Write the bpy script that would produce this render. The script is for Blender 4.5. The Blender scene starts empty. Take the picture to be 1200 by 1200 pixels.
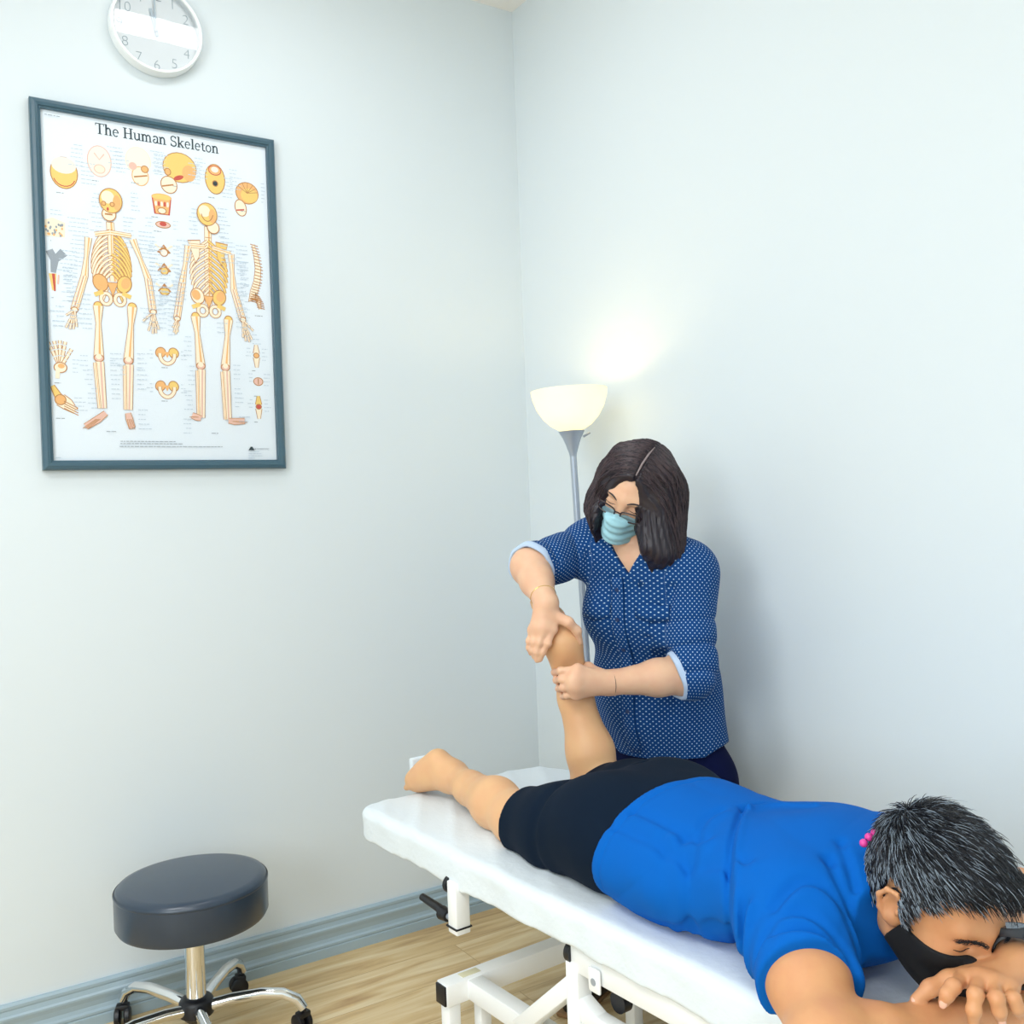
import bpy, bmesh, math, random
import numpy as np
from mathutils import Vector, Matrix
SC = bpy.context.scene
COL = SC.collection
# ------------------------------------------------------------------ camera
cd = bpy.data.cameras.new('camera'); cam = bpy.data.objects.new('camera', cd); COL.objects.link(cam)
cd.sensor_fit = 'HORIZONTAL'; cd.sensor_width = 36; cd.lens = 36*1145.14/1200; cd.clip_start = .02
CAMR = (((0.839117,-0.542737,-0.036319),(-0.032467,0.016678,-0.999334),(0.542981,0.839737,-0.003626)))
CAM = (-1.9922,-2.9603,1.4000)
cam.matrix_world = Matrix([[CAMR[0][i], -CAMR[1][i], -CAMR[2][i], CAM[i]] for i in range(3)]+[[0,0,0,1]])
SC.camera = cam
# ------------------------------------------------------------------ world, lamps, exposure
w = bpy.data.worlds.new('world'); SC.world = w; w.use_nodes = True
w.node_tree.nodes['Background'].inputs[0].default_value = (.85,.95,1,1)
w.node_tree.nodes['Background'].inputs[1].default_value = .6
def area(name, loc, sx, sy, power, col=(1,1,1), target=None):
    l = bpy.data.lights.new(name, 'AREA'); l.shape = 'RECTANGLE'; l.size = sx; l.size_y = sy; l.energy = power; l.color = col
    o = bpy.data.objects.new(name, l); COL.objects.link(o); o.location = loc
    if target is not None:
        o.rotation_euler = (Vector(target)-Vector(loc)).to_track_quat('-Z','Y').to_euler()
    return o
CEIL = 3.207
area('ceiling_lamp', (-1.1,-.75,CEIL-.03), .7, .2, 7, (.95,.975,1))
area('ceiling_lamp', (-2.9,-1.7,CEIL-.03), 1.2, .6, 44, (.95,.975,1))
area('ceiling_lamp', (-2.9,-3.8,CEIL-.03), 1.2, .6, 48, (.95,.975,1))
area('added_side_fill', (-4.4,-3.2,1.9), 2.0, 1.6, 85, (.86,.94,1), (0,-1.6,1.0))  # added cool fill to brighten the right wall; no window behind it
SC.view_settings.view_transform = 'Standard'; SC.view_settings.look = 'None'
SC.view_settings.gamma = 1; SC.view_settings.use_curve_mapping = False
SC.view_settings.exposure = -0.24
SC.cycles.use_denoising = True
SC.cycles.max_bounces = 10; SC.cycles.diffuse_bounces = 6
# ------------------------------------------------------------------ helpers
def lin(c):
    if isinstance(c, str):
        c = [int(c[i:i+2],16)/255 for i in (0,2,4)]
    return tuple((x/12.92 if x <= .04045 else ((x+.055)/1.055)**2.4) for x in c)+(1,)
def mat(name, col, rough=.5, metal=0, bump=None, var=None, spec=.5, sss=0, sheen=0, coat=0, emit=None, trans=0):
    m = bpy.data.materials.new(name); m.use_nodes = True
    nt = m.node_tree; b = nt.nodes['Principled BSDF']
    b.inputs['Base Color'].default_value = lin(col); b.inputs['Roughness'].default_value = rough
    b.inputs['Metallic'].default_value = metal; b.inputs['Specular IOR Level'].default_value = spec
    if sss:
        b.inputs['Subsurface Weight'].default_value = sss; b.inputs['Subsurface Radius'].default_value = (.01,.004,.002)
        b.inputs['Subsurface Scale'].default_value = 1.0
    if sheen: b.inputs['Sheen Weight'].default_value = sheen
    if coat: b.inputs['Coat Weight'].default_value = coat; b.inputs['Coat Roughness'].default_value = .1
    if trans: b.inputs['Transmission Weight'].default_value = trans
    if emit: b.inputs['Emission Color'].default_value = lin(emit[0]); b.inputs['Emission Strength'].default_value = emit[1]
    tc = nt.nodes.new('ShaderNodeTexCoord')
    if var:   # (scale, second colour, amount)
        n = nt.nodes.new('ShaderNodeTexNoise'); n.inputs['Scale'].default_value = var[0]; n.inputs['Detail'].default_value = 4
        nt.links.new(tc.outputs['Object'], n.inputs['Vector'])
        r = nt.nodes.new('ShaderNodeMapRange'); r.inputs[1].default_value = .35; r.inputs[2].default_value = .65
        r.inputs[3].default_value = 0; r.inputs[4].default_value = var[2]
        nt.links.new(n.outputs['Fac'], r.inputs[0])
        mx = nt.nodes.new('ShaderNodeMix'); mx.data_type = 'RGBA'
        mx.inputs[6].default_value = lin(col); mx.inputs[7].default_value = lin(var[1])
        nt.links.new(r.outputs[0], mx.inputs[0]); nt.links.new(mx.outputs[2], b.inputs['Base Color'])
    if bump:  # (scale, strength, distance)
        n = nt.nodes.new('ShaderNodeTexNoise'); n.inputs['Scale'].default_value = bump[0]; n.inputs['Detail'].default_value = 5
        nt.links.new(tc.outputs['Object'], n.inputs['Vector'])
        bp = nt.nodes.new('ShaderNodeBump'); bp.inputs['Strength'].default_value = bump[1]; bp.inputs['Distance'].default_value = bump[2]
        nt.links.new(n.outputs['Fac'], bp.inputs['Height']); nt.links.new(bp.outputs['Normal'], b.inputs['Normal'])
    return m
def mesh_obj(name, V, F, m, parent=None, smooth=True, mi=None):
    me = bpy.data.meshes.new(name)
    V = np.asarray(V, np.float32).reshape(-1,3)
    if isinstance(F, np.ndarray):
        n, k = F.shape
        me.vertices.add(len(V)); me.vertices.foreach_set('co', V.ravel())
        me.loops.add(n*k); me.loops.foreach_set('vertex_index', F.astype(np.int32).ravel())
        me.polygons.add(n); me.polygons.foreach_set('loop_start', np.arange(0,n*k,k,dtype=np.int32))
        me.update(calc_edges=True); me.validate()
    else:
        me.from_pydata([tuple(map(float,v)) for v in V], [], F); me.update()
    for q in (m if isinstance(m,(list,tuple)) else [m]): me.materials.append(q)
    if mi is not None: me.polygons.foreach_set('material_index', np.asarray(mi,np.int32))
    if smooth: me.polygons.foreach_set('use_smooth', np.ones(len(me.polygons),bool))
    o = bpy.data.objects.new(name, me); COL.objects.link(o)
    if parent is not None: adopt(o, parent)
    return o
def adopt(o, parent):
    root = parent; off = Vector(parent.location)
    while root.parent is not None:
        root = root.parent; off = off+Vector(root.location)
    # vertices are in world coordinates: shift the child back by its parents' offset
    o.parent = parent; o.location = -off if o.type != 'X' else o.location
def thing(name, label, cat, loc, group=None):
    o = bpy.data.objects.new(name, None); COL.objects.link(o); o.location = loc; o.empty_display_size = .05
    return tag(o, label, cat, group)
def tag(o, label, cat, group=None):
    o['label'] = label; o['category'] = cat
    if group: o['group'] = group
    return o
def struct(o): o['kind'] = 'structure'; return o
class MB:
    """collects shapes (world coordinates) into one mesh"""
    def __init__(s): s.bm = bmesh.new()
    def box(s, c, d, rot=None, bev=0, seg=2):
        r = bmesh.ops.create_cube(s.bm, size=1); vs = r['verts']
        M = Matrix.Translation(Vector(c)) @ (rot.to_4x4() if rot is not None else Matrix()) @ Matrix.Diagonal((d[0],d[1],d[2],1))
        bmesh.ops.transform(s.bm, matrix=M, verts=vs)
        if bev:
            es = {e for v in vs for e in v.link_edges}
            bmesh.ops.bevel(s.bm, geom=list(es), offset=bev, segments=seg, affect='EDGES', profile=.5)
        return s
    def bar(s, a, b, wd, ht, up=(0,0,1), bev=.003):
        a = Vector(a); b = Vector(b); d = (b-a).normalized(); u = Vector(up)
        r = d.cross(u).normalized(); u = r.cross(d)
        R = Matrix((d,r,u)).transposed()
        return s.box((a+b)/2, ((b-a).length,wd,ht), R, bev)
    def tube(s, pts, rad, n=12, cap=True, flat=None):
        pts = [Vector(p) for p in pts]; k = len(pts)
        rad = rad if isinstance(rad,(list,tuple)) else [rad]*k
        rings = []; prev = None
        for i,p in enumerate(pts):
            t = (pts[min(i+1,k-1)]-pts[max(i-1,0)]).normalized()
            if prev is None:
                ref = Vector((0,0,1)) if abs(t.z) < .9 else Vector((1,0,0))
                x = t.cross(ref).normalized()
            else: x = (prev-t*prev.dot(t)).normalized()
            prev = x; y = t.cross(x)
            f1, f2 = flat if flat else (1,1)
            rings.append([s.bm.verts.new(p+(x*math.cos(2*math.pi*j/n)*f1+y*math.sin(2*math.pi*j/n)*f2)*rad[i]) for j in range(n)])
        for i in range(k-1):
            for j in range(n):
                s.bm.faces.new((rings[i][j],rings[i][(j+1)%n],rings[i+1][(j+1)%n],rings[i+1][j]))
        if cap:
            s.bm.faces.new(rings[0][::-1]); s.bm.faces.new(rings[-1])
        return s
    def lathe(s, prof, c, n=40, axis=None, closed=False):
        """prof: (radius, height) pairs around axis (default z) at c"""
        ax = Vector((0,0,1) if axis is None else axis).normalized()
        ref = Vector((1,0,0)) if abs(ax.x) < .9 else Vector((0,1,0))
        x = (ref-ax*ref.dot(ax)).normalized(); y = ax.cross(x); c = Vector(c); rings = []
        for r,h in prof:
            if r < 1e-6: rings.append([s.bm.verts.new(c+ax*h)])
            else: rings.append([s.bm.verts.new(c+ax*h+(x*math.cos(2*math.pi*j/n)+y*math.sin(2*math.pi*j/n))*r) for j in range(n)])
        for A,B in zip(rings,rings[1:]):
            for j in range(n):
                a,b,c2,d = A[j%len(A)],A[(j+1)%len(A)],B[(j+1)%len(B)],B[j%len(B)]
                f = [a]+([b] if b is not a else [])+([c2] if c2 is not b else [])+([d] if d is not c2 and d is not a else [])
                if len(f) > 2:
                    try: s.bm.faces.new(f)
                    except ValueError: pass
        return s
    def sphere(s, c, r, seg=16, scale=(1,1,1), rot=None):
        q = bmesh.ops.create_uvsphere(s.bm, u_segments=seg, v_segments=seg//2, radius=r)
        M = Matrix.Translation(Vector(c)) @ (rot.to_4x4() if rot is not None else Matrix()) @ Matrix.Diagonal((*scale,1))
        bmesh.ops.transform(s.bm, matrix=M, verts=q['verts']); return s
    def poly(s, pts):
        s.bm.faces.new([s.bm.verts.new(p) for p in pts]); return s
    def build(s, name, m, parent=None, smooth=True, angle=40):
        bmesh.ops.recalc_face_normals(s.bm, faces=s.bm.faces)
        me = bpy.data.meshes.new(name); s.bm.to_mesh(me); s.bm.free()
        me.materials.append(m)
        if smooth:
            me.polygons.foreach_set('use_smooth', np.ones(len(me.polygons),bool))
            me.set_sharp_from_angle(angle=math.radians(angle))
        o = bpy.data.objects.new(name, me); COL.objects.link(o)
        if parent is not None: adopt(o, parent)
        return o
# ------------------------------------------------------------------ materials
M = {}
def wall_mat(name, col):
    return mat(name, col, .55, bump=(160,.04,.002), spec=.3)
M['wall'] = wall_mat('wall_paint', 'd9e2e7')
M['ceil'] = mat('ceiling_paint', 'f2f0ec', .8)
M['white'] = mat('white_enamel', 'f0f3f4', .35)
M['black'] = mat('black_plastic', '0c0e16', .4)
M['chrome'] = mat('chrome', 'e8eaec', .08, 1)
M['steel'] = mat('silver_paint', 'a6b0be', .35, .35)
M['vinyl'] = mat('black_vinyl', '243548', .36, bump=(400,.05,.001), spec=.5, coat=.35)
M['frame'] = mat('teal_grey_frame', '3a5a6a', .28, spec=.6)
M['paper'] = mat('poster_paper', 'e6eff7', .6)
M['skin_m'] = mat('tan_skin', 'd0986a', .5, sss=.12, var=(26,'c68660',.5), bump=(350,.06,.001))
M['skin_l'] = mat('pale_leg_skin', 'dcae80', .5, sss=.12, var=(22,'d8a078',.45), bump=(350,.06,.001))
M['skin_w'] = mat('fair_skin', 'e2b797', .48, sss=.12, var=(30,'dca68a',.5), bump=(350,.05,.001))
M['tee'] = mat('royal_blue_cotton', '005cb4', .9, bump=(900,.12,.001), spec=.15)
M['shorts'] = mat('black_cotton', '07182a', .9, bump=(700,.15,.001), spec=.15)
M['trousers'] = mat('navy_cotton', '07103a', .9, bump=(700,.15,.001), spec=.15)
M['mask_k'] = mat('black_mask_cloth', '07090f', .9, bump=(600,.1,.001))
M['mask_b'] = mat('pale_blue_mask', '9fd0de', .8, bump=(500,.06,.001))
M['sheet'] = mat('white_sheet', 'dbe4ea', .85, bump=(70,.3,.005))
M['mattress'] = mat('white_vinyl', 'e6eaec', .5)
M['dark'] = mat('dark_grey', '33383f', .6)
M['shoe'] = mat('black_shoe', '0d0f14', .4); M['sole'] = mat('tan_sole', '8a6844', .7)
M['lining'] = mat('pale_cuff_lining', 'b7cbe6', .85)
def glass_mat(name, tint=(1,1,1), rough=.02, ior=1.5):
    m = bpy.data.materials.new(name); m.use_nodes = True; nt = m.node_tree; nt.nodes.clear()
    out = nt.nodes.new('ShaderNodeOutputMaterial'); mx = nt.nodes.new('ShaderNodeMixShader')
    t = nt.nodes.new('ShaderNodeBsdfTransparent'); t.inputs[0].default_value = (*tint,1)
    g = nt.nodes.new('ShaderNodeBsdfGlossy'); g.inputs['Roughness'].default_value = rough
    f = nt.nodes.new('ShaderNodeFresnel'); f.inputs[0].default_value = ior
    nt.links.new(f.outputs[0], mx.inputs[0]); nt.links.new(t.outputs[0], mx.inputs[1]); nt.links.new(g.outputs[0], mx.inputs[2])
    nt.links.new(mx.outputs[0], out.inputs[0]); return m
M['glass'] = glass_mat('clear_glazing'); M['film'] = glass_mat('poster_glazing', rough=.16, ior=1.12)
# oak laminate floor: boards along x
def floor_mat():
    m = bpy.data.materials.new('oak_laminate'); m.use_nodes = True; nt = m.node_tree; b = nt.nodes['Principled BSDF']
    L = nt.links.new; N = nt.nodes.new
    tc = N('ShaderNodeTexCoord')
    br = N('ShaderNodeTexBrick'); br.inputs['Scale'].default_value = 1; br.offset = .37
    br.inputs['Brick Width'].default_value = 1.3; br.inputs['Row Height'].default_value = .19; br.inputs['Mortar Size'].default_value = .0012
    br.inputs['Color1'].default_value = (0,0,0,1); br.inputs['Color2'].default_value = (1,1,1,1); br.inputs['Mortar'].default_value = (.5,.5,.5,1)
    L(tc.outputs['Object'], br.inputs['Vector'])
    mp = N('ShaderNodeMapping'); mp.inputs['Scale'].default_value = (1.6,16,1); L(tc.outputs['Object'], mp.inputs[0])
    ad = N('ShaderNodeVectorMath'); ad.operation = 'ADD'; L(mp.outputs[0], ad.inputs[0])
    sc = N('ShaderNodeVectorMath'); sc.operation = 'SCALE'; sc.inputs['Scale'].default_value = 7; L(br.outputs['Color'], sc.inputs[0]); L(sc.outputs[0], ad.inputs[1])
    n = N('ShaderNodeTexNoise'); n.inputs['Scale'].default_value = 1.5; n.inputs['Detail'].default_value = 7; n.inputs['Distortion'].default_value = .9
    L(ad.outputs[0], n.inputs['Vector'])
    cr = N('ShaderNodeValToRGB'); e = cr.color_ramp.elements
    e[0].position = .28; e[0].color = lin('b8966a'); e[1].position = .72; e[1].color = lin('e6d2aa')
    x = e.new(.46); x.color = lin('d3b684'); x = e.new(.56); x.color = lin('dcc396')
    L(n.outputs['Fac'], cr.inputs[0])
    mx = N('ShaderNodeMix'); mx.data_type = 'RGBA'; mx.blend_type = 'MULTIPLY'; mx.inputs[0].default_value = .25
    L(cr.outputs[0], mx.inputs[6])
    ml = N('ShaderNodeMix'); ml.data_type = 'RGBA'; ml.inputs[6].default_value = (.75,.75,.75,1); ml.inputs[7].default_value = (1,1,1,1)
    L(br.outputs['Color'], ml.inputs[0]); L(ml.outputs[2], mx.inputs[7])
    gr = N('ShaderNodeMix'); gr.data_type = 'RGBA'; gr.inputs[7].default_value = lin('b4966a')
    L(br.outputs['Fac'], gr.inputs[0]); L(mx.outputs[2], gr.inputs[6])
    L(gr.outputs[2], b.inputs['Base Color']); b.inputs['Roughness'].default_value = .42
    return m
M['floor'] = floor_mat()
# ------------------------------------------------------------------ room shell
XW, YW = -4.6, -5.2
def slab(name, c, d, m): return struct(MB().box(c, d).build(name, m, smooth=False))
slab('floor', (XW/2,YW/2,-.05), (-XW+.2,-YW+.2,.1), M['floor'])
slab('ceiling', (XW/2,YW/2,CEIL+.05), (-XW+.2,-YW+.2,.1), M['ceil'])
slab('wall_left', (XW/2,.05,CEIL/2), (-XW+.2,.1,CEIL), M['wall'])
slab('wall_right', (.05,YW/2,CEIL/2), (.1,-YW,CEIL), M['wall'])
slab('wall_back', (XW/2,YW-.05,CEIL/2), (-XW+.2,.1,CEIL), M['wall'])
slab('wall_front', (XW-.05,YW/2,CEIL/2), (.1,-YW,CEIL), M['wall'])
M['base'] = mat('blue_grey_gloss_paint', '9fb4c0', .3, spec=.6)
prof = [(0,0),(.022,0),(.022,.028),(.019,.031),(.022,.035),(.022,.041),(.017,.046),(.014,.056),(.016,.070),(.020,.083),(.020,.088),(.015,.092),(.012,.104),(.014,.109),(.014,.116),(.009,.121),(0,.121)]
def skirting(name, along):
    V = []; F = []; n = len(prof)
    for e in (0,1):
        for d,z in prof:
            V.append((XW*e if e else -d, -d, z) if along == 'x' else (-d, YW*e if e else -d, z))
    for i in range(n-1): F.append((i,i+1,n+i+1,n+i))
    F.append(tuple(range(n))[::-1]); F.append(tuple(range(n,2*n)))
    o = mesh_obj(name, V, F, M['base'], smooth=False); bm = bmesh.new(); bm.from_mesh(o.data)
    bmesh.ops.recalc_face_normals(bm, faces=bm.faces); bm.to_mesh(o.data); bm.free(); return struct(o)
skirting('baseboard_left','x'); skirting('baseboard_right','y')
# ------------------------------------------------------------------ framed skeleton poster
PC = (-1.2683,0,2.0627)
PW, PH = 0.6898, 1.0240
PY = -.0125
poster = thing('framed_poster', 'framed human skeleton chart in a teal-grey frame, hanging on the left wall below the clock', 'poster', (PC[0],0,PC[2]))
fw = .027
PK = 2.2
def ring_frame():
    sec = [(0,0),(0,.020),(.004,.026),(.012,.028),(.020,.026),(.022,.023),(fw,.021),(fw,.0)]
    V = []; F = []
    for sx,sz in ((-1,-1),(1,-1),(1,1),(-1,1)):
        for d,y in sec: V.append((PC[0]+sx*(PW/2-d), -y, PC[2]+sz*(PH/2-d)))
    n = len(sec)
    for c in range(4):
        for i in range(n):
            a = c*n+i; b = c*n+(i+1)%n; c2 = ((c+1)%4)*n+(i+1)%n; d2 = ((c+1)%4)*n+i
            F.append((a,b,c2,d2))
    o = mesh_obj('frame', V, F, M['frame'], poster, smooth=False)
    bm = bmesh.new(); bm.from_mesh(o.data); bmesh.ops.recalc_face_normals(bm, faces=bm.faces); bm.to_mesh(o.data); bm.free()
ring_frame()
MB().box((PC[0],PY+.0065,PC[2]), (PW-2*fw+.01,.012,PH-2*fw+.01)).build('chart_sheet', M['paper'], poster, smooth=False)
MB().box((PC[0],-.0212,PC[2]), (PW-2*fw+.008,.0016,PH-2*fw+.008)).build('glazing', M['film'], poster, smooth=False)
INK = [mat('ink_'+n, c, .7) for n,c in (('outline','bd8450'),('cream','f9ead0'),('yellow','f0cd78'),('orange','efb778'),('pink','e9bfae'),('grey','9aa3ac'),('dark','33434a'),('red','c9564a'),('pale','eee7dc'),('text','c2d0dc'))]
OUT,CRE,YEL,ORA,PNK,GRY,DRK,RED,PAL,TXT = range(10)
class Print:
    def __init__(s): s.V=[]; s.F=[]; s.mi=[]; s.lay=0
    def P(s, u, v): s.V.append((PC[0]+u*PK, PY-.0001-.000012*s.lay, PC[2]+v*PK)); return len(s.V)-1
    def poly(s, pts, c):
        s.lay += 1; s.F.append([s.P(*q) for q in pts]); s.mi.append(c)
    def ell(s, c, rx, ry, col, rot=0, out=None, n=22):
        def E(k): return [(c[0]+(rx*k[0])*math.cos(a)*math.cos(rot)-(ry*k[1])*math.sin(a)*math.sin(rot), c[1]+(rx*k[0])*math.cos(a)*math.sin(rot)+(ry*k[1])*math.sin(a)*math.cos(rot)) for a in [2*math.pi*i/n for i in range(n)]]
        if out is not None:
            s.poly(E((1,1)), out); s.poly(E((1-.0012/rx,1-.0012/ry)), col)
        else: s.poly(E((1,1)), col)
    def stroke(s, pts, wd, col):
        wd = wd if isinstance(wd,(list,tuple)) else [wd]*len(pts)
        s.lay += 1; ids = []
        for i,(x,y) in enumerate(pts):
            x0,y0 = pts[max(i-1,0)]; x1,y1 = pts[min(i+1,len(pts)-1)]
            dx,dy = x1-x0,y1-y0; l = math.hypot(dx,dy) or 1
            nx,ny = -dy/l*wd[i]/2, dx/l*wd[i]/2
            ids.append((s.P(x+nx,y+ny), s.P(x-nx,y-ny)))
        for a,b in zip(ids,ids[1:]): s.F.append([a[0],b[0],b[1],a[1]]); s.mi.append(col)
    def bone(s, pts, wd, col=CRE, knob=1.5, shade=ORA):
        wd = wd*.55; n = len(pts); w = [wd]*n; w[0] = w[-1] = wd*knob*1.25
        s.stroke(pts, [x+.0013 for x in w], OUT); s.stroke(pts, w, col)
        s.stroke([(x+wd*.22,y) for x,y in pts], [x*.25 for x in w], shade)
    def texts(s, c, w, n, dv=.0052, side=1, seed=1, col=TXT):
        rng = random.Random(seed)
        for i in range(n):
            l = w*.62*rng.uniform(.45,1); u = c[0]+(0 if side > 0 else -l); v = c[1]-i*dv
            x = u; s.lay += 1
            while x < u+l:
                d = min(rng.uniform(.002,.006), u+l-x)
                if abs(x+d/2)*PK < PW/2-fw-.012: s.F.append([s.P(x,v),s.P(x+d,v),s.P(x+d,v+.0009),s.P(x,v+.0009)]); s.mi.append(col)
                x += d+.0010
    def build(s, name):
        return mesh_obj(name, s.V, s.F, INK, poster, smooth=False, mi=s.mi)
def arc(c, rx, ry, a0, a1, n=9): return [(c[0]+rx*math.cos(math.radians(a0+(a1-a0)*i/(n-1))), c[1]+ry*math.sin(math.radians(a0+(a1-a0)*i/(n-1)))) for i in range(n)]
# title: serif letters drawn stroke by stroke (cap height 1)
def A2(cx,cy,rx,ry,a0,a1,n=13): return arc((cx,cy),rx,ry,a0,a1,n)
TK, TN = .15, .065
def serif(x, y, w=.30): return ([(x-w/2,y),(x+w/2,y)], TN)
GL = {
 'T': (.80, [([(.4,.02),(.4,.97)],TK),([(.03,.965),(.77,.965)],.07),([(.05,.98),(.05,.76)],.06),([(.75,.98),(.75,.76)],.06),serif(.4,.03,.36)]),
 'H': (.92, [([(.2,.02),(.2,.98)],TK),([(.72,.02),(.72,.98)],TK),([(.2,.5),(.72,.5)],.07),serif(.2,.03,.36),serif(.2,.97,.36),serif(.72,.03,.36),serif(.72,.97,.36)]),
 'S': (.66, [(A2(.32,.73,.22,.235,20,270),.10),(A2(.33,.255,.24,.24,90,-165),.115),([(.55,.98),(.55,.72)],.05),([(.08,.02),(.08,.3)],.05)]),
 'h': (.70, [([(.16,.02),(.16,1.0)],TK),(A2(.35,.42,.17,.25,150,0)+[(.52,.02)],.13),serif(.16,.03),serif(.54,.03),([(.0,.985),(.2,.985)],.06)]),
 'e': (.58, [(A2(.29,.34,.215,.32,0,315,18),.10),([(.1,.37),(.5,.37)],.06)]),
 'u': (.70, [([(.15,.66),(.15,.25)]+A2(.32,.25,.17,.22,180,330),.12),([(.54,.66),(.54,.03)],.14),([(.0,.65),(.2,.65)],.06),([(.4,.65),(.58,.65)],.06),([(.54,.03),(.7,.03)],.06)]),
 'm': (1.04,[([(.16,.02),(.16,.66)],TK),(A2(.33,.42,.16,.23,150,0)+[(.49,.02)],.12),(A2(.67,.42,.16,.23,150,0)+[(.83,.02)],.12),serif(.16,.03,.28),serif(.5,.03,.28),serif(.84,.03,.28),([(.0,.65),(.2,.65)],.06)]),
 'a': (.58, [(A2(.27,.5,.19,.16,160,0)+[(.46,.05)],.12),(A2(.25,.2,.17,.17,80,360,14),.10),([(.46,.04),(.6,.06)],.07)]),
 'n': (.70, [([(.16,.02),(.16,.66)],TK),(A2(.35,.42,.17,.24,150,0)+[(.52,.02)],.13),serif(.16,.03),serif(.54,.03),([(.0,.65),(.2,.65)],.06)]),
 'k': (.70, [([(.16,.02),(.16,1.0)],TK),([(.2,.3),(.52,.64)],.07),([(.28,.40),(.56,.03)],.14),serif(.16,.03),serif(.57,.03,.26),serif(.52,.64,.26),([(.0,.985),(.2,.985)],.06)]),
 'l': (.38, [([(.19,.02),(.19,1.0)],TK),serif(.19,.03),([(.02,.985),(.22,.985)],.06)]),
 't': (.44, [([(.2,.86),(.2,.2)]+A2(.33,.17,.13,.13,180,320,6),.12),([(.03,.63),(.4,.63)],.07)]),
 'o': (.62, [(A2(.31,.33,.225,.315,0,360,22),.105)]),
 ' ': (.34, [])}
tp = Print(); T0,T1 = [(-0.08031,0.20065),(0.07864,0.20142)]
word = 'The Human Skeleton'; tot = sum(GL[c][0] for c in word); sc = (T1[0]-T0[0])/tot; x = T0[0]; base = T1[1]*.5+T0[1]*.5
for c in word:
    for pts,wd in GL[c][1]: tp.stroke([(x+a*sc,base+b*sc) for a,b in pts], wd*sc, DRK); tp.lay = 1
    x += GL[c][0]*sc
tp.build('title_lettering')
def skeleton(name, skull, jaw, back, spine, clav, cage, pelv, arms, hands, legs, feet):
    s = Print()
    s.bone(spine, .011, CRE, 1.15)
    for (x0,y0),(x1,y1) in zip(spine,spine[1:]):
        for k in range(7):
            t = k/7; s.stroke([(x0+(x1-x0)*t-.004,y0+(y1-y0)*t),(x0+(x1-x0)*t+.004,y0+(y1-y0)*t)], .0009, OUT)
    cx,cy,rx,ry = cage
    for k in range(10):
        t = k/9; yy = cy+ry*(1-2*t)*.92; w = rx*(.62+.38*math.sin(math.pi*min(1,.25+t*.8)))
        for sg in (-1,1):
            pts = [(cx+sg*w*math.sin(a*1.5708), yy+(.014*math.cos(a*2.2)-.012 if not back else -.016*a)*1.0-.010*a) for a in [i/7 for i in range(8)]]
            if not back:
                pts += [(cx+sg*w*.86, yy-.034),(cx+sg*w*.42, yy-.030+.012*t)]
            s.stroke(pts, .0040, OUT); s.stroke(pts, .0025, YEL if sg > 0 else CRE)
    if back:
        for sg in (-1,1):
            q = [(cx+sg*rx*.42,cy+ry*.92),(cx+sg*rx*1.12,cy+ry*.86),(cx+sg*rx*.72,cy+ry*.0),(cx+sg*rx*.5,cy+ry*.25)]
            s.poly(q, OUT); g = [sum(a[0] for a in q)/4, sum(a[1] for a in q)/4]
            s.poly([(g[0]+(a[0]-g[0])*.9,g[1]+(a[1]-g[1])*.9) for a in q], YEL if sg > 0 else CRE)
    else:
        s.bone([(cx,cy+ry*.98),(cx,cy+ry*.0)], .0075, CRE, 1.2)
    for q in clav: s.bone(q, .0055, CRE, 1.3)
    (px,py,pw,ph) = pelv
    for sg in (-1,1):
        s.ell((px+sg*pw*.62,py+ph*.35), pw*.40, ph*.56, YEL if sg > 0 else ORA if not back else CRE, sg*-.35, OUT)
        s.ell((px+sg*pw*.62+sg*.002,py+ph*.42), pw*.24, ph*.36, ORA, sg*-.35)
        s.stroke(arc((px+sg*pw*.36,py-ph*.62), pw*.26, ph*.34, 0, 360, 16), .0052, OUT); s.stroke(arc((px+sg*pw*.36,py-ph*.62), pw*.26, ph*.34, 0, 360, 16), .0036, CRE)
        s.stroke([(px+sg*pw*.5,py-ph*.2),(px+sg*pw*.95,py-ph*.42)], .0055, YEL)
    s.poly([(px-pw*.3,py+ph*.42),(px+pw*.3,py+ph*.42),(px,py-ph*.5)], OUT); s.poly([(px-pw*.26,py+ph*.38),(px+pw*.26,py+ph*.38),(px,py-ph*.4)], ORA)
    for a,b,c in arms:
        s.bone([a,((a[0]+b[0])/2,(a[1]+b[1])/2),b], .0075, CRE, 1.5)
        s.bone([(b[0]-.0018,b[1]),(c[0]-.0024,c[1])], .0045, CRE, 1.4, PNK); s.bone([(b[0]+.0018,b[1]),(c[0]+.0018,c[1])], .0045, CRE, 1.4)
    for wr,tips in hands:
        s.ell(wr, .0045, .004, CRE, 0, OUT)
        for t in tips:
            m = [(wr[0]+(t[0]-wr[0])*k, wr[1]+(t[1]-wr[1])*k) for k in (.12,.45,.5,.72,.76,1)]
            for i in (0,2,4): s.stroke(m[i:i+2], .0027, OUT); s.stroke(m[i:i+2], .0017, CRE)
    for h,k,a in legs:
        s.ell(h, .0058, .0058, YEL, 0, OUT)
        s.bone([h,((h[0]*2+k[0])/3,(h[1]*2+k[1])/3),k], .0098, CRE, 1.7)
        s.ell((k[0],k[1]), .0064, .0052, PNK, 0, OUT); s.ell((k[0],k[1]+.002), .0036, .0036, CRE)
        s.bone([(k[0]+.001,k[1]-.0045),a], .0088, CRE, 1.5, PNK); s.bone([(k[0]-.0048,k[1]-.006),(a[0]-.0036,a[1])], .0038, CRE, 1.3)
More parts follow.
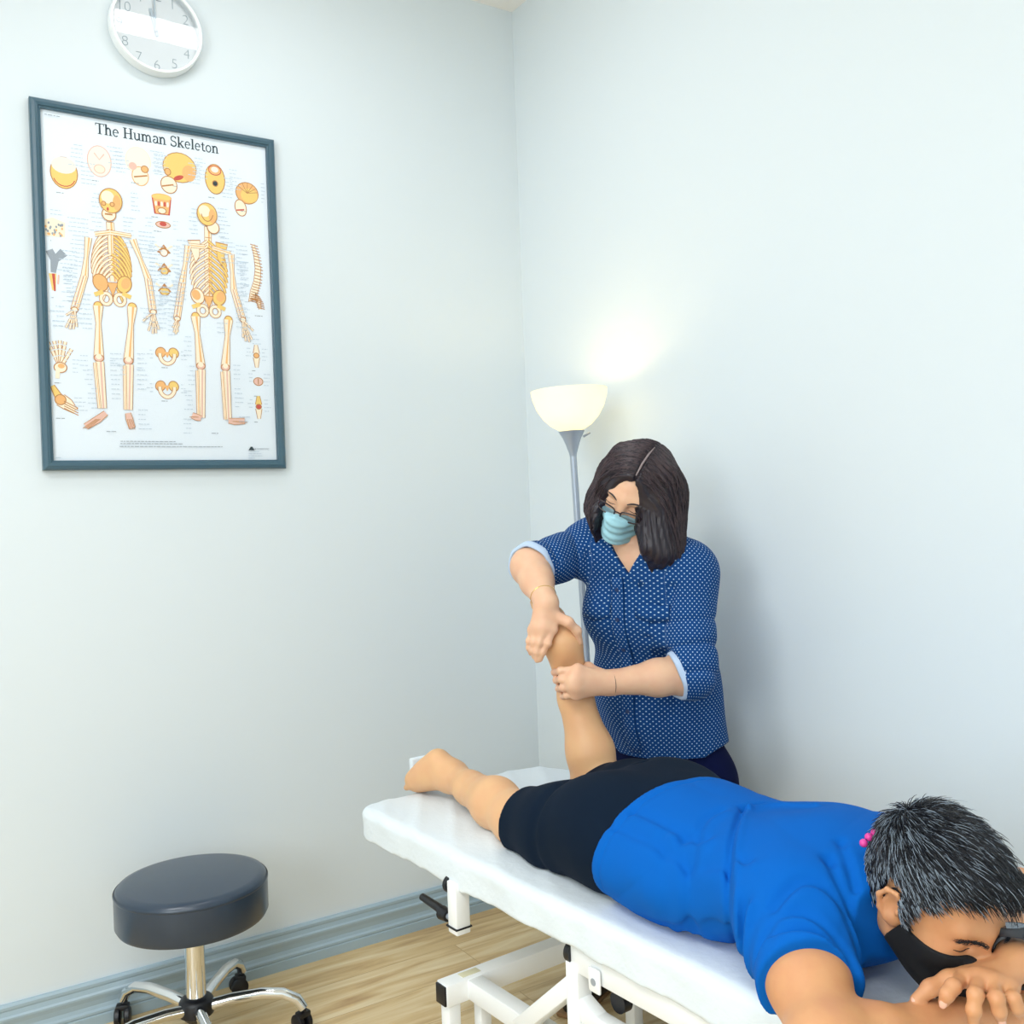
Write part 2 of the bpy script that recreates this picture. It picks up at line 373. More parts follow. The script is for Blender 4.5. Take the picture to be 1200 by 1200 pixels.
    for q in feet:
        s.stroke(q, [.0075,.0095,.0085][:len(q)], OUT); s.stroke(q, [.006,.008,.007][:len(q)], PNK)
        (x0,y0),(x1,y1) = q[-2],q[-1]
        for k in range(4):
            s.stroke([(x0+(k-1.5)*.0017,y0),(x1+(k-1.5)*.0022,y1-.002)], .0008, OUT)
    (c,rx,ry) = skull
    s.ell(jaw, rx*.62, ry*.55, CRE, 0, OUT)
    s.ell(c, rx, ry, YEL, 0, OUT); s.ell((c[0]-rx*.25,c[1]+ry*.25), rx*.55, ry*.5, CRE)
    s.ell((c[0]+rx*.5,c[1]-ry*.1), rx*.34, ry*.6, ORA)
    if not back:
        for sg in (-1,1): s.ell((c[0]-rx*.25+sg*rx*.36,c[1]-ry*.28), rx*.22, ry*.2, ORA, 0, OUT)
        s.ell((c[0]-rx*.28,c[1]-ry*.68), rx*.1, ry*.14, RED)
        s.stroke([(jaw[0]-rx*.35,jaw[1]),(jaw[0]+rx*.3,jaw[1])], .0022, OUT)
    else:
        s.stroke(arc((c[0],c[1]+ry*.3), rx*.6, ry*.9, 200, 340), .0012, OUT)
    return s.build(name)
a1 = [(-0.06469,0.11617),(-0.06752,0.09821),(-0.06631,0.08842),(-0.06435,0.01165),(-0.08553,0.07049),(-0.06741,0.07502),(-0.06678,0.0751),(-0.04095,0.07358),(-0.0665,0.04794),(-0.06628,0.00151)]
h1 = [(-0.09337,0.06528),(-0.09969,0.01547),(-0.11256,-0.02385),(-0.03918,0.06943),(-0.02164,0.01979),(-0.0158,-0.01693)]
g1 = [(-0.11296,-0.02882),(-0.12337,-0.03647),(-0.12392,-0.05224),(-0.11961,-0.05402),(-0.11519,-0.05342),(-0.11123,-0.05046),(-0.01661,-0.02423),(-0.03017,-0.03703),(-0.0235,-0.04955),(-0.01825,-0.05292),(-0.01402,-0.05202),(-0.01023,-0.04678)]
l1 = [(-0.08481,-0.02144),(-0.08635,-0.08883),(-0.08411,-0.15335),(-0.04307,-0.01955),(-0.05029,-0.0906),(-0.05258,-0.1544),(-0.08035,-0.15931),(-0.08997,-0.16736),(-0.10516,-0.17723),(-0.05331,-0.1587),(-0.05185,-0.16663),(-0.04877,-0.17823)]
skeleton('front_skeleton_figure', (a1[0],.0145,.0165), a1[1], False, [a1[2],a1[3]], [[a1[4],a1[5]],[a1[6],a1[7]]], (a1[8][0],a1[8][1],.0235,.030), (a1[9][0],a1[9][1],.0235,.021),
  [(h1[0],h1[1],g1[0]),(h1[3],h1[4],g1[6])], [(g1[0],g1[1:6]),(g1[6],g1[7:12])], [(l1[0],l1[1],l1[2]),(l1[3],l1[4],l1[5])], [l1[6:9],l1[9:12]])
a2 = [(0.05901,0.11501),(0.06672,0.09781),(0.05979,0.09869),(0.05686,-0.00821),(0.03334,0.0701),(0.05458,0.07012),(0.065,0.07026),(0.08945,0.06527),(0.05888,0.04615),(0.05699,-0.0047)]
h2 = [(0.03229,0.06929),(0.02263,0.01824),(0.01408,-0.01346),(0.09014,0.06464),(0.09187,0.01595),(0.09746,-0.00662)]
g2 = [(0.01407,-0.03063),(0.01616,-0.04055),(0.01401,-0.04889),(0.01146,-0.05157),(0.0091,-0.04922),(0.0078,-0.04303),(0.10339,-0.02557),(0.11745,-0.03995),(0.11497,-0.05258),(0.11151,-0.05607),(0.10624,-0.05509),(0.10246,-0.0501)]
l2 = [(0.03844,-0.02562),(0.04286,-0.09281),(0.04089,-0.16295),(0.08303,-0.02708),(0.07634,-0.09312),(0.07722,-0.16481),(0.04085,-0.1639),(0.03495,-0.16243),(0.02879,-0.16002),(0.07781,-0.16641),(0.08591,-0.16724),(0.10071,-0.16632)]
skeleton('rear_skeleton_figure', (a2[0],.0140,.0160), a2[1], True, [a2[2],a2[3]], [[a2[4],a2[5]],[a2[6],a2[7]]], (a2[8][0],a2[8][1],.0245,.036), (a2[9][0],a2[9][1],.0235,.020),
  [(h2[0],h2[1],g2[0]),(h2[3],h2[4],g2[6])], [(g2[0],g2[1:6]),(g2[6],g2[7:12])], [(l2[0],l2[1],l2[2]),(l2[3],l2[4],l2[5])], [l2[6:9],l2[9:12]])
s1 = [(-0.11925,0.14416),(-0.07661,0.16566),(-0.0285,0.1701),(0.02497,0.17354),(0.07203,0.16521),(0.11607,0.15226),(0.00998,0.14822),(0.10622,0.13054)]
def skull_fig(name, i, kind):
    s = Print(); c = s1[i]
    if kind == 'top': s.ell(c,.0165,.0205,YEL,0,OUT); s.ell((c[0],c[1]+.0095),.0145,.0105,PAL); s.stroke(arc((c[0],c[1]-.004),.013,.013,200,340),.0012,RED)
    if kind == 'base': s.ell(c,.0150,.0205,PAL,0,PNK); s.stroke([(c[0]-.006,c[1]+.01),(c[0],c[1]+.002),(c[0]+.006,c[1]+.01)],.0015,PNK); s.ell((c[0],c[1]-.01),.007,.006,CRE,0,PNK)
    if kind == 'front': s.ell((c[0],c[1]+.004),.0165,.0185,PAL,0,CRE); s.ell((c[0]+.002,c[1]-.016),.011,.013,CRE,0,ORA); s.ell((c[0]+.008,c[1]-.006),.005,.005,ORA,0,OUT); s.ell((c[0]-.007,c[1]-.004),.005,.005,PNK); s.stroke([(c[0]-.006,c[1]-.018),(c[0]+.011,c[1]-.014)],.002,OUT)
    if kind == 'side': s.ell(c,.0225,.0205,YEL,0,OUT); s.ell((c[0]+.012,c[1]-.006),.009,.011,ORA); s.ell(s1[6],.011,.012,CRE,.3,OUT); s.ell((c[0]-.016,c[1]-.008),.0045,.005,ORA,0,OUT); s.stroke([(s1[6][0]-.009,s1[6][1]-.003),(s1[6][0]+.006,s1[6][1]+.001)],.002,OUT); s.ell((c[0]-.002,c[1]-.014),.007,.003,RED,.4)
    if kind == 'under': s.ell(c,.0140,.0210,YEL,0,OUT); s.ell((c[0],c[1]-.006),.0042,.0045,DRK,0,OUT); s.ell((c[0],c[1]+.012),.009,.007,ORA,0,RED); s.ell((c[0],c[1]+.013),.005,.004,PAL)
    if kind == 'cut': s.ell(c,.0165,.0155,ORA,0,OUT); s.ell((c[0]+.003,c[1]-.003),.012,.010,YEL); s.ell(s1[7],.0085,.012,CRE,.2,OUT); s.stroke([(s1[7][0]-.006,s1[7][1]-.004),(s1[7][0]+.005,s1[7][1]-.002)],.002,RED); [s.stroke([c,(c[0]+.016*math.cos(a),c[1]+.0148*math.sin(a))],.0008,OUT) for a in (.2,.6,1.0,1.5,2.0,2.5)]
    s.texts((c[0]+.02,c[1]+.016),.03,6,seed=i); s.texts((c[0]-.02,c[1]+.016),.03,6,side=-1,seed=i+20); s.texts((c[0]-.010,c[1]-.0265),.02,1,seed=i+40,col=GRY)
    return s.build(name)
for i,k in enumerate(('top','base','front','side','under','cut')): skull_fig('skull_figure', i, k)
m1 = [(-0.00036,0.11906),(0.00037,0.09358),(0.00011,0.05944),(-0.00012,0.03485),(-0.00079,0.00749),(-0.133,0.07277),(-0.13198,0.03421),(0.12065,0.08128)]
m2 = [(-0.0006,-0.08115),(-0.00222,-0.12565),(-0.13182,-0.09923),(-0.12934,-0.14501),(0.12079,-0.07522),(0.12213,-0.11067),(0.12142,-0.14687),(-0.135,0.00396),(-0.13266,0.03226)]
def fig(name, fn):
    s = Print(); fn(s); return s.build(name)
def f_teeth(s):
    c = m1[0]; s.poly([(c[0]-.013,c[1]+.012),(c[0]+.013,c[1]+.012),(c[0]+.010,c[1]-.012),(c[0]-.010,c[1]-.012)],RED); s.ell((c[0],c[1]+.011),.013,.005,YEL,0,ORA)
    s.poly([(c[0]-.011,c[1]+.008),(c[0]+.011,c[1]+.008),(c[0]+.008,c[1]-.011),(c[0]-.008,c[1]-.011)],ORA)
    for k in range(5): s.ell((c[0]-.0075+k*.0038,c[1]+.002),.0016,.0035,RED if k%2 else PAL)
    s.ell((c[0],c[1]-.007),.006,.0045,CRE,0,OUT)
    s.texts((c[0]-.014,c[1]-.017),.028,1,seed=3,col=GRY)
fig('teeth_figure', f_teeth)
def f_axis(s):
    c = m1[1]; s.ell(c,.010,.0048,PNK,0,OUT); s.ell((c[0],c[1]+.001),.0045,.003,RED); s.texts((c[0]+.013,c[1]+.006),.02,3,seed=9); s.texts((c[0]-.013,c[1]+.006),.02,3,side=-1,seed=10); s.texts((c[0]-.012,c[1]-.010),.026,1,seed=4,col=GRY)
fig('axis_figure', f_axis)
for k in (2,3,4):
    def f_vert(s, c=m1[k], k=k):
        s.poly([(c[0]-.009,c[1]-.003),(c[0],c[1]+.008),(c[0]+.009,c[1]-.003),(c[0],c[1]-.006)],OUT); s.ell((c[0],c[1]-.003),.0055 if k < 4 else .0068,.0055,YEL if k > 2 else PAL,0,OUT)
        for sg in (-1,1): s.stroke([(c[0]+sg*.004,c[1]+.002),(c[0]+sg*.011,c[1]+.007)],.0025,CRE)
        s.texts((c[0]+.012,c[1]+.007),.018,3,seed=k+60); s.texts((c[0]-.012,c[1]+.007),.018,3,side=-1,seed=k+70)
    fig('vertebra_figure', f_vert)
for k in (0,1):
    def f_pelvis(s, c=m2[k]):
        for sg in (-1,1):
            s.ell((c[0]+sg*.0085,c[1]+.004),.0068,.0075,YEL if sg > 0 else ORA,sg*.5,OUT)
        s.stroke(arc((c[0],c[1]+.001),.0095,.0115,170,370,14),.0058,OUT); s.stroke(arc((c[0],c[1]+.001),.0095,.0115,170,370,14),.004,CRE)
        s.poly([(c[0]-.004,c[1]+.005),(c[0]+.004,c[1]+.005),(c[0],c[1]-.003)],ORA); s.texts((c[0]-.008,c[1]-.0165),.016,1,seed=5,col=GRY)
        s.texts((c[0]+.018,c[1]+.006),.014,3,seed=31); s.texts((c[0]-.018,c[1]+.006),.014,3,side=-1,seed=32)
    fig('pelvis_figure', f_pelvis)
def f_tissue(s):
    c = m1[5]; s.poly([(c[0]-.013,c[1]-.011),(c[0]+.012,c[1]-.011),(c[0]+.013,c[1]+.008),(c[0]-.002,c[1]+.013),(c[0]-.013,c[1]+.008)],CRE)
    rng = random.Random(4)
    for k in range(26): s.ell((c[0]-.011+rng.random()*.022,c[1]-.010+rng.random()*.017),.0012,.0016,GRY if k%3 else ORA)
    s.texts((c[0]-.012,c[1]-.017),.022,1,seed=8,col=GRY); s.texts((c[0]-.004,c[1]+.022),.026,2,seed=81)
fig('bone_tissue_figure', f_tissue)
def f_femur(s):
    c = m1[6]; s.stroke([(c[0]-.008,c[1]+.010),(c[0]-.002,c[1]-.002),(c[0]-.004,c[1]-.018)],[.009,.010,.006],GRY); s.stroke([(c[0]-.002,c[1]-.002),(c[0]+.009,c[1]+.009)],[.008,.011],GRY)
    d = m2[7]; s.stroke([(d[0]-.002,d[1]+.011),(d[0]-.001,d[1]-.010)],[.009,.004],YEL); s.stroke([(d[0]-.001,d[1]+.011),(d[0],d[1]-.011)],[.0035,.002],RED); s.stroke([(d[0]+.005,d[1]+.010),(d[0]+.004,d[1]-.002)],.002,PNK)
    s.texts((d[0]+.010,d[1]+.02),.03,5,seed=12); s.texts((d[0]-.010,d[1]-.020),.022,1,seed=13,col=GRY)
fig('long_bone_figure', f_femur)
def f_spine(s):
    pts = [(0.12175,0.08141),(0.12554,0.0657),(0.12779,0.04798),(0.12564,0.0298),(0.12069,0.015),(0.11765,0.00219)]
    q = [(0.11897,0.02648),(0.12237,0.01036),(0.12707,0.00156),(0.12869,-0.00886)]
    pts = pts+q[1:]
    s.stroke(pts,[.004,.007,.009,.010,.011,.012,.010,.007,.004],OUT); s.stroke(pts,[.003,.0055,.0075,.0085,.0095,.010,.008,.005,.002],CRE)
    for a,b in zip(pts,pts[1:]):
        for k in range(4):
            t = k/4; x = a[0]+(b[0]-a[0])*t; y = a[1]+(b[1]-a[1])*t; s.stroke([(x-.004,y),(x+.007,y-.002)],.0011,OUT)
    s.texts((pts[3][0]-.012,pts[1][1]),.02,12,.011,-1,seed=14); s.texts((pts[-1][0]-.008,pts[-1][1]-.010),.018,1,seed=15,col=GRY)
fig('spine_figure', f_spine)
def f_hand(s):
    tips = [(-0.14517,-0.07196),(-0.13811,-0.07005),(-0.13157,-0.06875),(-0.12537,-0.07014),(-0.1183,-0.07922)]; wr = [(-0.13196,-0.10308)]
    for t in tips:
        for a,b in ((.1,.42),(.46,.66),(.7,.84),(.88,1)):
            q = [(wr[0][0]+(t[0]-wr[0][0])*k, wr[0][1]+(t[1]-wr[0][1])*k) for k in (a,b)]
            s.stroke(q,.0046,OUT); s.stroke(q,.003,CRE)
    s.ell(wr[0],.008,.007,CRE,0,OUT); s.stroke([(wr[0][0]-.003,wr[0][1]),(wr[0][0]-.004,wr[0][1]-.014)],.005,CRE); s.ell((wr[0][0]+.001,wr[0][1]+.002),.004,.003,ORA)
    s.texts((wr[0][0]+.014,wr[0][1]+.01),.016,4,seed=16); s.texts((wr[0][0]-.014,wr[0][1]-.020),.03,1,seed=17,col=GRY)
fig('hand_bones_figure', f_hand)
def f_foot(s):
    q = [(-0.14222,-0.12624),(-0.13337,-0.14365),(-0.1254,-0.14934),(-0.11611,-0.15803)]
    s.stroke(q[:2],[.006,.011],OUT); s.stroke(q[:2],[.004,.009],YEL); s.stroke(q[1:],[.017,.016,.008],OUT); s.stroke(q[1:],[.015,.014,.006],CRE)
    s.ell(q[1],.007,.007,ORA,0,OUT); [s.stroke([(q[2][0]-.004,q[2][1]+.004-k*.003),(q[3][0]+.003,q[3][1]+.004-k*.003)],.0011,OUT) for k in range(4)]
    s.texts((q[2][0]+.008,q[2][1]+.008),.03,4,seed=18); s.texts((q[1][0]-.006,q[1][1]-.024),.022,1,seed=19,col=GRY)
fig('foot_bones_figure', f_foot)
for k in (4,5,6):
    def f_knee(s, c=m2[k], k=k):
        if k != 5:
            s.stroke([(c[0],c[1]+.016),(c[0],c[1]+.004)],[.005,.010],OUT); s.stroke([(c[0],c[1]+.016),(c[0],c[1]+.004)],[.0035,.008],CRE if k == 4 else YEL)
            s.stroke([(c[0],c[1]-.002),(c[0],c[1]-.016)],[.010,.005],OUT); s.stroke([(c[0],c[1]-.002),(c[0],c[1]-.016)],[.008,.0035],CRE)
            s.ell((c[0],c[1]+.001),.0045,.004,ORA if k == 4 else RED,0,OUT)
        else:
            s.ell(c,.0072,.0060,PNK,0,OUT); s.stroke([(c[0],c[1]-.004),(c[0],c[1]+.004)],.0012,OUT)
        s.texts((c[0]+.008,c[1]+.010),.018,4,seed=k+90); s.texts((c[0]-.008,c[1]+.010),.014,3,side=-1,seed=k+94)
        s.texts((c[0]-.007,c[1]-.021),.014,1,seed=21,col=GRY)
    fig('knee_figure', f_knee)
def f_labels(s):
    for (x,y),w,n,sd,dv in zip([(-0.07814,0.12254),(-0.07533,0.09718),(-0.09258,0.08767),(-0.09792,0.06571),(-0.10773,0.04498),(-0.11312,0.02),(-0.0789,0.03996),(-0.03957,0.12976),(-0.0503,0.09649),(-0.03173,0.08041),(-0.01941,0.06332),(-0.00728,0.03751),(0.04608,0.11955),(0.07403,0.12509),(0.03589,0.0749),(0.01966,0.0472),(0.07604,0.0849),(0.09701,0.07676),(0.10147,0.05239),(0.02761,0.03424),(0.0149,0.00892),(0.0968,0.0235)],
        (.02,.03,.04,.03,.035,.03,.0,.02,.035,.04,.035,.028,.02,.03,.035,.02,.04,.028,.02,.02,.03,.028),
        (4,5,7,8,8,8,0,5,8,7,9,10,7,8,6,12,7,8,9,8,8,10), (-1,-1,-1,-1,-1,-1,1,1,1,1,1,1,-1,1,-1,-1,1,1,1,-1,-1,1),
        (.0055,)*22):
        if n: s.texts((x,y),w,n,dv,sd,seed=int(x*9999))
    for (x,y),w,n,sd in zip([(-0.10917,0.00045),(-0.1252,-0.02624),(-0.09279,-0.00856),(-0.09976,-0.08714),(-0.09479,-0.10491),(-0.09002,-0.12879),(-0.07278,-0.08265),(-0.07311,-0.09177),(-0.07254,-0.11602),(-0.05459,-0.09693),(-0.03941,-0.0808),(-0.04019,-0.10238),(-0.0406,-0.15472),(-0.02111,0.01635),(0.0027,0.00923),(-0.01023,-0.01376),(0.02183,0.02993),(0.00132,-0.02845),(0.03112,-0.05471),(0.03434,-0.09418),(0.02998,-0.12766),(0.08718,-0.09001),(0.08759,-0.12243),(0.09267,-0.16126),(0.09339,-0.01168),(0.11522,-0.046),(0.02702,-0.16576),(0.06667,-0.03312),(-0.02246,-0.02097)],
        (.02,.03,.03,.02,.02,.02,.025,.02,.02,.02,.024,.02,.03,.03,.02,.024,.024,.016,.02,.02,.022,.02,.02,.03,.024,.02,.024,.024,.02),
        (7,5,8,4,4,5,3,4,5,3,4,5,5,8,4,6,8,5,5,5,5,4,5,2,5,3,4,3,4),(-1,-1,-1,-1,-1,-1,1,1,1,-1,1,1,1,1,-1,1,-1,1,-1,-1,-1,1,1,1,1,1,-1,1,-1)):
        s.texts((x,y),w,n,.0062,sd,seed=int(abs(x)*7777))
    for (x,y),w in zip([(-0.08064,-0.18352),(0.05401,-0.18446),(-0.06392,-0.19612),(-0.06403,-0.19917),(-0.06531,-0.20283)],(.024,.022,.21,.218,.225)): s.texts((x,y),w,1,seed=int(w*1000)+3,col=GRY)
    for k,(x,y) in enumerate([(0.10405,-0.20939),(0.10393,-0.21233),(0.10382,-0.21527),(0.10371,-0.21821)]): s.texts((x,y),(.03,.034,.05,.024)[k],1,seed=k+5)
    (x,y),(x2,y2) = [(0.10417,-0.20612),(0.11027,-0.20283)]
    s.poly([(x,y-.001),(x+.0085,y-.001),(x+.0055,y+.004),(x+.003,y+.004)],DRK)
    (x,y), = [(-0.14393,0.21369)]; s.texts((x,y),.042,1,seed=77,col=GRY); (x,y), = [(-0.14484,-0.21725)]; s.texts((x,y),.018,1,seed=78)
fig('caption_lines', f_labels)
def text_obj(name, body, size, at, rot, m, parent, ext=.0002, align='CENTER', off=0):
    c = bpy.data.curves.new(name,'FONT'); c.body = body; c.size = size; c.extrude = ext; c.align_x = align; c.offset = off; c.align_y = 'CENTER'
    t = bpy.data.objects.new(name,c); COL.objects.link(t); bpy.context.view_layer.update()
    me = bpy.data.meshes.new_from_object(t.evaluated_get(bpy.context.evaluated_depsgraph_get())); bpy.data.objects.remove(t); bpy.data.curves.remove(c)
    me.materials.clear(); me.materials.append(m); o = bpy.data.objects.new(name,me); COL.objects.link(o); o.rotation_euler = rot
    o.parent = parent; o.location = Vector(at)-Vector(parent.location); return o
qx, = [(0.11184,-0.20545)]
text_obj('publisher_lettering', '3B SCIENTIFIC', .0078, (PC[0]+qx[0]*PK, PY-.0004, PC[2]+qx[1]*PK), (math.radians(90),0,0), INK[GRY], poster, .00005, 'LEFT')
# ------------------------------------------------------------------ wall clock
CK = (-1.268, 0, 2.836); CR = .131
clock = thing('wall_clock', 'round white wall clock with thin grey numerals above the poster', 'clock', CK)
M['clockwhite'] = mat('white_clock_plastic', 'eef3f5', .35); M['numeral'] = mat('grey_numeral', 'a4b2ba', .6)
MB().lathe([(0,0),(CR-.004,0),(CR,.004),(CR,.034),(CR-.003,.038),(CR-.009,.038),(CR-.012,.033),(CR-.012,.012)], CK, 64, (0,-1,0)).build('case', M['clockwhite'], clock)
MB().lathe([(0,.014),(CR-.0115,.014)], CK, 64, (0,-1,0)).build('dial', M['clockwhite'], clock)
for h in range(1,13):
    a = math.radians(90-30*h); r = CR*.77
    text_obj('numeral', str(h), .042, (CK[0]+r*math.cos(a), -.0146, CK[2]+r*math.sin(a)), (math.radians(90),0,0), M['numeral'], clock, .0003, 'CENTER', -.0011)
def hand(nm, ang, ln, wd, y, m):
    a = math.radians(90-ang); d = Vector((math.cos(a),0,math.sin(a)))
    b = Vector((CK[0],y,CK[2])); MB().bar(b-d*.018, b+d*ln, wd, .0012, (0,1,0), .0003).build(nm, m, clock)
M['handgrey'] = mat('pale_grey_hand', 'c4d2dc', .4)
hand('hour_hand', 347, .062, .008, -.019, M['handgrey']); hand('minute_hand', 358, .088, .005, -.0215, M['handgrey'])
MB().lathe([(.006,.014),(.006,.026),(0,.027)], CK, 20, (0,-1,0)).build('hand_pin', M['handgrey'], clock)
MB().lathe([(0,.036),(CR-.012,.034)], CK, 64, (0,-1,0)).build('lens', M['glass'], clock)
# ------------------------------------------------------------------ floor lamp
LX, LY = -.208, -.545
lamp = thing('floor_lamp', 'lit uplighter floor lamp with a white bowl shade on a silver pole in the corner', 'lamp', (LX+.045,LY-.03,0))
bt = Vector((LX+.045,LY-.03,.02)); tp_ = Vector((LX+.0055,LY-.004,1.562)); ax = (tp_-bt).normalized()
MB().lathe([(0,0),(.115,0),(.12,.006),(.118,.014),(.06,.022),(.018,.032),(.014,.04),(0,.04)], (bt.x,bt.y,0), 40).build('base', M['steel'], lamp)
MB().tube([bt,tp_], .0105, 16).build('pole', M['steel'], lamp)
MB().lathe([(.0105,-.01),(.012,0),(.016,.012),(.021,.028),(.028,.046),(.038,.064),(.041,.068),(.036,.069),(0,.066)], tp_, 32, ax).build('shade_holder', M['steel'], lamp)
M['bowl'] = bpy.data.materials.new('opal_glass'); M['bowl'].use_nodes = True
nt = M['bowl'].node_tree; nt.nodes.clear(); o_ = nt.nodes.new('ShaderNodeOutputMaterial'); mx_ = nt.nodes.new('ShaderNodeMixShader')
tr_ = nt.nodes.new('ShaderNodeBsdfTranslucent'); tr_.inputs[0].default_value = (.95,.95,.86,1); df_ = nt.nodes.new('ShaderNodeBsdfPrincipled'); df_.inputs['Base Color'].default_value = (.9,.9,.85,1); df_.inputs['Roughness'].default_value = .25
mx_.inputs[0].default_value = .45; nt.links.new(tr_.outputs[0],mx_.inputs[1]); nt.links.new(df_.outputs[0],mx_.inputs[2]); nt.links.new(mx_.outputs[0],o_.inputs[0])
bw = tp_+ax*.066
MB().lathe([(.012,.0),(.038,.006),(.062,.020),(.085,.043),(.103,.072),(.114,.104),(.118,.128),(.1165,.129),(.112,.105),(.101,.074),(.083,.046),(.060,.024),(.036,.010),(.012,.005)], bw, 56, ax).build('bowl_shade', M['bowl'], lamp)
M['bulb'] = mat('lit_bulb', 'fff3d0', .5, emit=('ffdc9c', 60))
MB().sphere(bw+ax*.075, .028, 20).build('bulb', M['bulb'], lamp)
MB().tube([bw+ax*.0, bw+ax*.05], .013, 14).build('bulb_holder', M['white'], lamp)
MB().tube([tp_+ax*.05+Vector((.028,-.02,0)), tp_+ax*.062+Vector((.045,-.034,0))], .0035, 8).build('switch', M['steel'], lamp)
# ------------------------------------------------------------------ rolling stool
SX, SY, SR, SA = -1.325, -.29, .28, -24
stool = thing('rolling_stool', 'round black padded stool on a chrome five-star base with casters, by the left wall', 'stool', (SX,SY,0))
MB().lathe([(0,.335),(.17,.335),(.190,.339),(.196,.350),(.196,.425),(.194,.437),(.187,.445),(.172,.448),(0,.450)], (SX,SY,0), 72).build('seat', M['vinyl'], stool)
MB().lathe([(.1955,.427),(.1975,.430),(.1975,.434),(.1955,.437)], (SX,SY,0), 72).build('seat_piping', M['vinyl'], stool)
MB().lathe([(.0,.12),(.026,.12),(.026,.335),(0,.335)], (SX,SY,0), 32).build('gas_column', M['chrome'], stool)
MB().lathe([(0,.07),(.030,.07),(.036,.078),(.045,.085),(.045,.118),(.040,.126),(.029,.132),(0,.132)], (SX,SY,0), 20).build('hub', M['black'], stool)
for k in range(5):
    t = math.radians(SA+72*k); d = Vector((math.cos(t),math.sin(t),0)); c = Vector((SX,SY,0)); z = Vector((0,0,1))
    leg = MB().tube([c+d*.02+z*.1, c+d*.09+z*.112, c+d*.17+z*.118, c+d*.225+z*.112, c+d*.262+z*.092, c+d*.278+z*.066], [.016,.0155,.015,.0145,.014,.0135], 14, flat=(1,1)).build('leg', M['chrome'], stool)
    cs = MB(); p = c+d*SR; tg = Vector((-math.sin(t+.7),math.cos(t+.7),0)); ax_ = tg.cross(z)
    cs.tube([p+z*.045,p+z*.072], .006, 10); cs.box(p+z*.048+tg*.006, (.026,.036,.016), Matrix((tg,ax_,z)).transposed(), .004)
    ca = cs.build('caster', M['black'], stool)
    for sg in (-1,1):
        MB().lathe([(0,-.008),(.020,-.008),(.0245,-.005),(.0245,.005),(.020,.008),(0,.008)], p+tg*.012+z*.0245+ax_*sg*.013, 24, ax_).build('wheel', M['black'], ca)
# ------------------------------------------------------------------ treatment couch
H = .65
O = Vector((-.990,-.615,0)); LD = Vector((.062,-.998,0)).normalized(); WD = Vector((.998,.062,0)).normalized(); ZZ = Vector((0,0,1))
CL, CW = 1.98, .635
def cp(l, wv, z): return O+LD*l+WD*wv+ZZ*z
CR3 = Matrix((LD,WD,ZZ)).transposed()
couch = thing('treatment_couch', 'white metal-framed treatment couch under a white sheet, carrying the man lying face down', 'treatment table', tuple(cp(.9,.32,0)))
MB().box(cp(CL/2,CW/2,.6085), (CL-.05,CW-.05,.05), CR3, .024, 3).build('mattress', M['mattress'], couch)
MB().box(cp(CL/2,CW/2,.5775), (CL-.06,CW-.06,.012), CR3, .002).build('base_board', M['mattress'], couch)
def bar(name, a, b, wd=.04, ht=.04, m='white', par=None): return MB().bar(a, b, wd, ht, LD if abs((b-a).normalized().z) > .95 else (0,0,1), .004).build(name, M[m], par or couch)
# upper frame under the mattress, from the pivot posts to the head end
for wv in (.03,CW-.03):
    bar('side_rail', cp(.84,wv,.548), cp(1.93,wv,.548), .03, .05)
bar('cross_rail', cp(.86,.03,.548), cp(.86,CW-.03,.548)); bar('cross_rail', cp(1.91,.03,.548), cp(1.91,CW-.03,.548))
for wv in (.03,CW-.03):
    MB().tube([cp(.828,wv,.552),cp(.842,wv,.552)], .022, 24).build('rail_cap', M['black'], couch)
    MB().box(cp(.915,wv-.02 if wv < .3 else wv+.02,.532), (.032,.006,.045), CR3, .004).build('hinge_plate', M['white'], couch)
    MB().tube([cp(.915,wv-.024 if wv < .3 else wv+.018,.530),cp(.915,wv-.018 if wv < .3 else wv+.024,.530)], .007, 12).build('bolt', M['steel'], couch)
# foot-section ratchet stub with its clamping lever
P0 = (-0.955,-1.0844,0.57424)
P1 = (-0.955,-1.08204,0.49098)
st = MB().box(((P0[0]+P1[0])/2,(P0[1]+P1[1])/2,(P0[2]+P1[2])/2), (.036,.036,P0[2]-P1[2]+.03), CR3, .003).build('ratchet_tube', M['white'], couch)
MB().box((P1[0],P1[1],P1[2]-.001), (.042,.042,.004), CR3, .001).build('tube_cap', M['black'], couch)
MB().tube([Vector(P0)+LD*-.022+ZZ*.0, Vector(P0)+LD*-.034+ZZ*.0], .02, 20).build('rail_cap', M['black'], couch)
K0 = Vector((-0.955,-1.01661,0.49381)); K1 = Vector((-0.955,-0.90981,0.49868))
lv = MB(); lv.tube([K0+LD*.016, K0+LD*-.010], [.013,.016], 16); lv.tube([K0, K0+(K1-K0)*.25+ZZ*.004, K1], [.013,.010,.0085], 12)
lv.build('clamp_lever', M['black'], couch)
MB().tube([K0+LD*.014, K0+LD*.034], .007, 12).build('lever_stud', M['steel'], couch)
